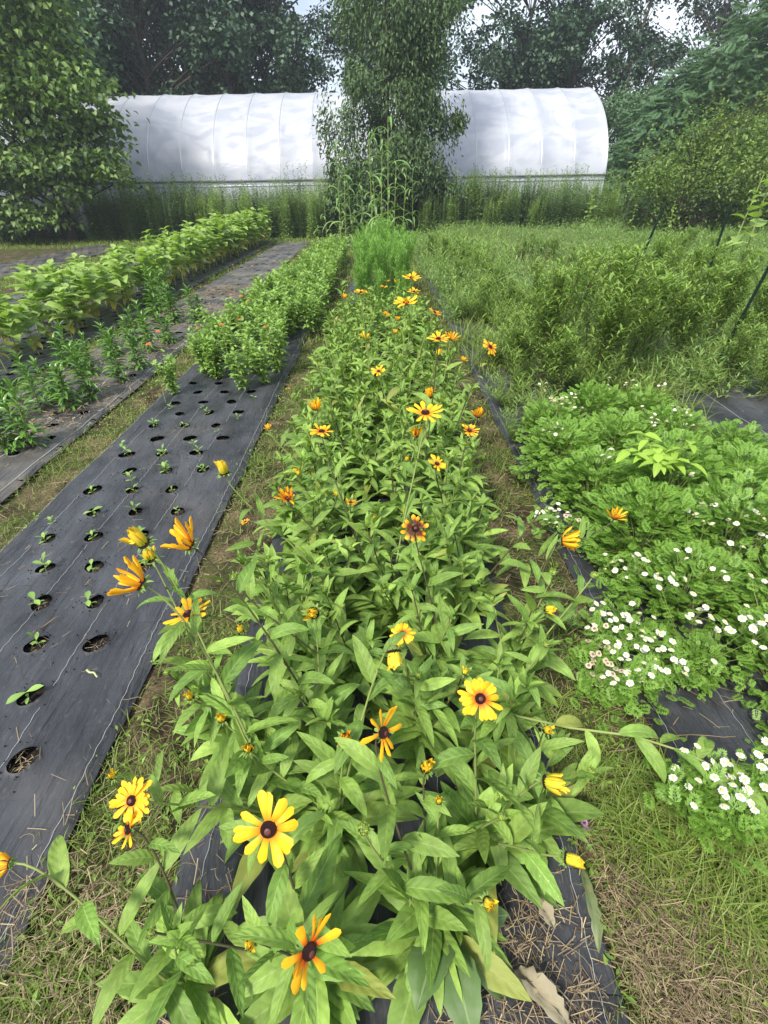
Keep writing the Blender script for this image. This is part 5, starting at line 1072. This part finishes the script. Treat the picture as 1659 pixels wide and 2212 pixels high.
# far tree line: four kinds of crown, copied
def far_tree(seed, blobs, dens, mat, H=13, lean=(0, 0), LW=(.25, .19), nb=3, sub=.75):
    r = np.random.default_rng(seed); return trunk(r, H, .22, blobs, nb, lean).mesh('trunk', M_bark), crown(r, blobs, dens, LW[0], LW[1], 'ovate', sub=sub, nseg=2).mesh('crown', mat)
def rb(r, n, zr, R, rr):
    return [(r.normal(0, R), r.normal(0, R * .6), r.uniform(*zr), r.uniform(*rr), r.uniform(*rr), r.uniform(*rr) * .85) for _ in range(n)]
rt = np.random.default_rng(240)
FT = [far_tree(241, rb(rt, 30, (1.5, 13), 2.0, (.8, 1.6)), 400, M_far), far_tree(242, rb(rt, 26, (2, 14), 1.9, (.7, 1.5)), 360, M_far),
      far_tree(243, rb(rt, 20, (3, 14), 2.0, (.7, 1.4)), 280, M_far, lean=(2.5, 0), nb=4, sub=.9), far_tree(244, rb(rt, 20, (1, 10), 1.4, (1.2, 2.1)), 340, M_far2)]
LAB = ['dense dark tree in the background, %s', 'dark airy-crowned tree in the background, %s', 'open leaning background tree, %s', 'paler rounded tree rising behind the left broadleaf tree, %s']
def side(px): return 'above the left end of the roof' if px < 400 else 'above the left half of the roof' if px < 700 else 'beside the bright sky gap left of the central tree' if px < 830 else 'right of the central tree' if px < 1120 else 'above the right end of the roof' if px < 1330 else 'beyond the sumac'
for (px, Y, k_, s_) in ((40, 33, 0, 1.), (150, 34, 1, 1.), (185, 28, 3, .95), (285, 37, 0, 1.05), (370, 35, 1, 1.1), (450, 38, 0, 1.1), (530, 35, 1, 1.05), (600, 37, 0, 1.), (640, 35, 1, .9), (790, 40, 0, .8), (870, 37, 2, .9), (1050, 36, 2, .95), (960, 38, 0, .42), (1130, 37, 2, 1.), (1200, 35, 1, .9), (1265, 37, 2, .9), (1530, 38, 1, .95), (1620, 36, 0, 1.), (-70, 34, 0, 1.), (1740, 36, 1, 1.), (1350, 31, 3, .5), (1395, 38, 2, .85), (1440, 41, 2, .8), (1310, 33, 3, .5), (1470, 31, 3, .6), (480, 42, 3, 1.), (1100, 42, 0, .75), (330, 42, 1, 1.), (560, 42, 0, 1.15), (230, 40, 0, 1.), (420, 43, 1, 1.2), (1060, 43, 1, .6), (1200, 43, 0, .7)):
    p = atY(px, 420, Y); t = thing('background_tree', LAB[k_] % side(px), 'tree', (p[0], Y, 0), rt.random() * 6.28 if k_ != 2 else rt.normal(0, .4), 'trees behind the greenhouse'); t.scale = (s_,) * 3
    mobj('trunk', FT[k_][0], t); mobj('crown', FT[k_][1], t)
# ================================================================== small things
def dryleaf(px, py, L, W, az, lb, mat=M_dry, droop=.4):
    p = gp(px, py, .02); m = MB(); leaves(m, np.array([[0, 0, .01]]), az, .45, 1.1, L, W, 'lance', 14, cols=5, fold=.5, wave=.13, serr=.08, rg=np.random.default_rng(3))
    rj = np.random.default_rng(int(px)); m.V[0] = m.V[0] + rj.normal(0, W * .05, m.V[0].shape)
    o = m.obj('dry_leaf', mat); o.location = p; tag(o, lb, 'leaf')
dryleaf(1110, 2100, .15, .05, -.75, 'large curled grey-brown dead leaf on the fabric at the bottom')
dryleaf(1150, 1935, .08, .035, -1.1, 'small curled tan dead leaf under the lowest half-open flower')
dryleaf(1290, 2060, .19, .026, 1.45, 'long wilted grey-green leaf lying along the right fabric edge', leafmat('wilted leaf', G(.12, .18, .07), G(.16, .2, .09), trans=.2, blot=(.25, .2, .1)), .2)
dryleaf(1255, 1800, .03, .014, .3, 'little tan dead leaf in the grass of the right path')
def twig(px, py, L, az, rad, lb, mat, name='twig'):
    p = gp(px, py, .02); m = MB(); d = np.array([math.cos(az), math.sin(az), 0]); pts = np.array([d * L * q + np.array([0, 0, .004 + .006 * math.sin(q * 7)]) + .03 * L * np.array([math.sin(q * 9), math.cos(q * 7), 0]) for q in np.linspace(-.5, .5, 9)])
    tubes(m, pts, np.linspace(rad, rad * .7, 9), 7); o = m.obj(name, mat); o.location = p; tag(o, lb, 'twig')
twig(200, 1455, .065, -.5, .0042, 'short pale green cut stem lying on the left fabric', plain('pale cut stem', (.45, .48, .25), .6, (.3, .33, .15), 40), 'cut_stem')
twig(108, 1345, .09, .9, .003, 'dry brown twig on the left fabric between two hole rows', M_straw)
twig(190, 1260, .05, 1.0, .003, 'small tan twig beside a hole in the left fabric', M_straw)
twig(290, 2010 - 500, .09, 0., .0015, 'thin pale straw stalk sticking out over the left fabric edge', M_straw)
twig(1250, 960, .5, .6, .004, 'long brown dead stalk lying across the right fabric strip', M_dry) if False else None
twig(1185, 1110, .22, 1.0, .003, 'bent dry stalk lying on the right fabric strip', M_straw)
twig(1450, 1600, .45, .1, .002, 'long thin dry stalk across the bare fabric below the white flowers', M_straw)
# pebbles
p = gp(1261, 1775, .05); t = thing('clover_flower', 'single pink clover bloom in the grass right of the middle row', 'flower', (p[0], p[1], -.02))
m = MB(); tubes(m, np.array([[0, 0, 0], [.003, 0, .06]]), [.0012, .001], 5); m.obj('stem', M_rudstem, t)
m = MB(); n = 46; i = np.arange(n); q = np.arccos(1 - 1.7 * (i + .5) / n); ga = i * 2.4; leaves(m, np.stack([.004 * np.sin(q) * np.cos(ga) + .003, .004 * np.sin(q) * np.sin(ga), .064 + .005 * np.cos(q)], -1), ga, np.pi / 2 - q, 0, .007, .003, 'spear', 2, cols=2); m.obj('bloom', M_pink, t)
m = MB(); az = np.array([0, 2.1, 4.2, 1., 3.1, 5.2]); leaves(m, np.tile([0, 0, .02], (6, 1)), az, .5, .6, .016, .012, 'obov', 3); m.obj('foliage', M_grass2, t)

# ================================================================== haze: still, damp summer air
m, N_, L_ = newmat('damp air'); vp = N_('ShaderNodeVolumePrincipled'); vp.inputs['Color'].default_value = (.82, .90, 1., 1); vp.inputs['Density'].default_value = .0014; vp.inputs['Anisotropy'].default_value = .2
oo = N_('ShaderNodeOutputMaterial'); L_(vp.outputs[0], oo.inputs['Volume'])
mb = MB(); box(mb, (0, 40, 10.5), (176, 136, 23)); tag(mb.obj('haze', m, smooth=False), 'pale damp air over the garden and trees', 'haze', kind='stuff')

# two or three things that read alike: say which of them is meant
ll = {}
for o in COL.objects:
    if o.parent is None and 'label' in o.keys(): ll.setdefault(o['label'], []).append(o)
for lb, os_ in ll.items():
    if len(os_) in (2, 3) and len(lb.split()) <= (14 if len(os_) == 2 or True else 14):
        X_ = [o.location[0] / max(o.location[1], .3) for o in os_]; Y_ = [math.log(max(o.location[1], .3)) for o in os_]
        hor = (max(X_) - min(X_)) >= (max(Y_) - min(Y_)) * .5
        srt = sorted(os_, key=lambda o: o.location[0] / max(o.location[1], .3) if hor else o.location[1])
        nm = (['left one', 'right one'] if hor else ['nearer one', 'farther one']) if len(os_) == 2 else (['leftmost one', 'middle one', 'rightmost one'] if hor else ['nearest one', 'middle one', 'farthest one'])
        for o, q in zip(srt, nm): o['label'] = lb + ', ' + q
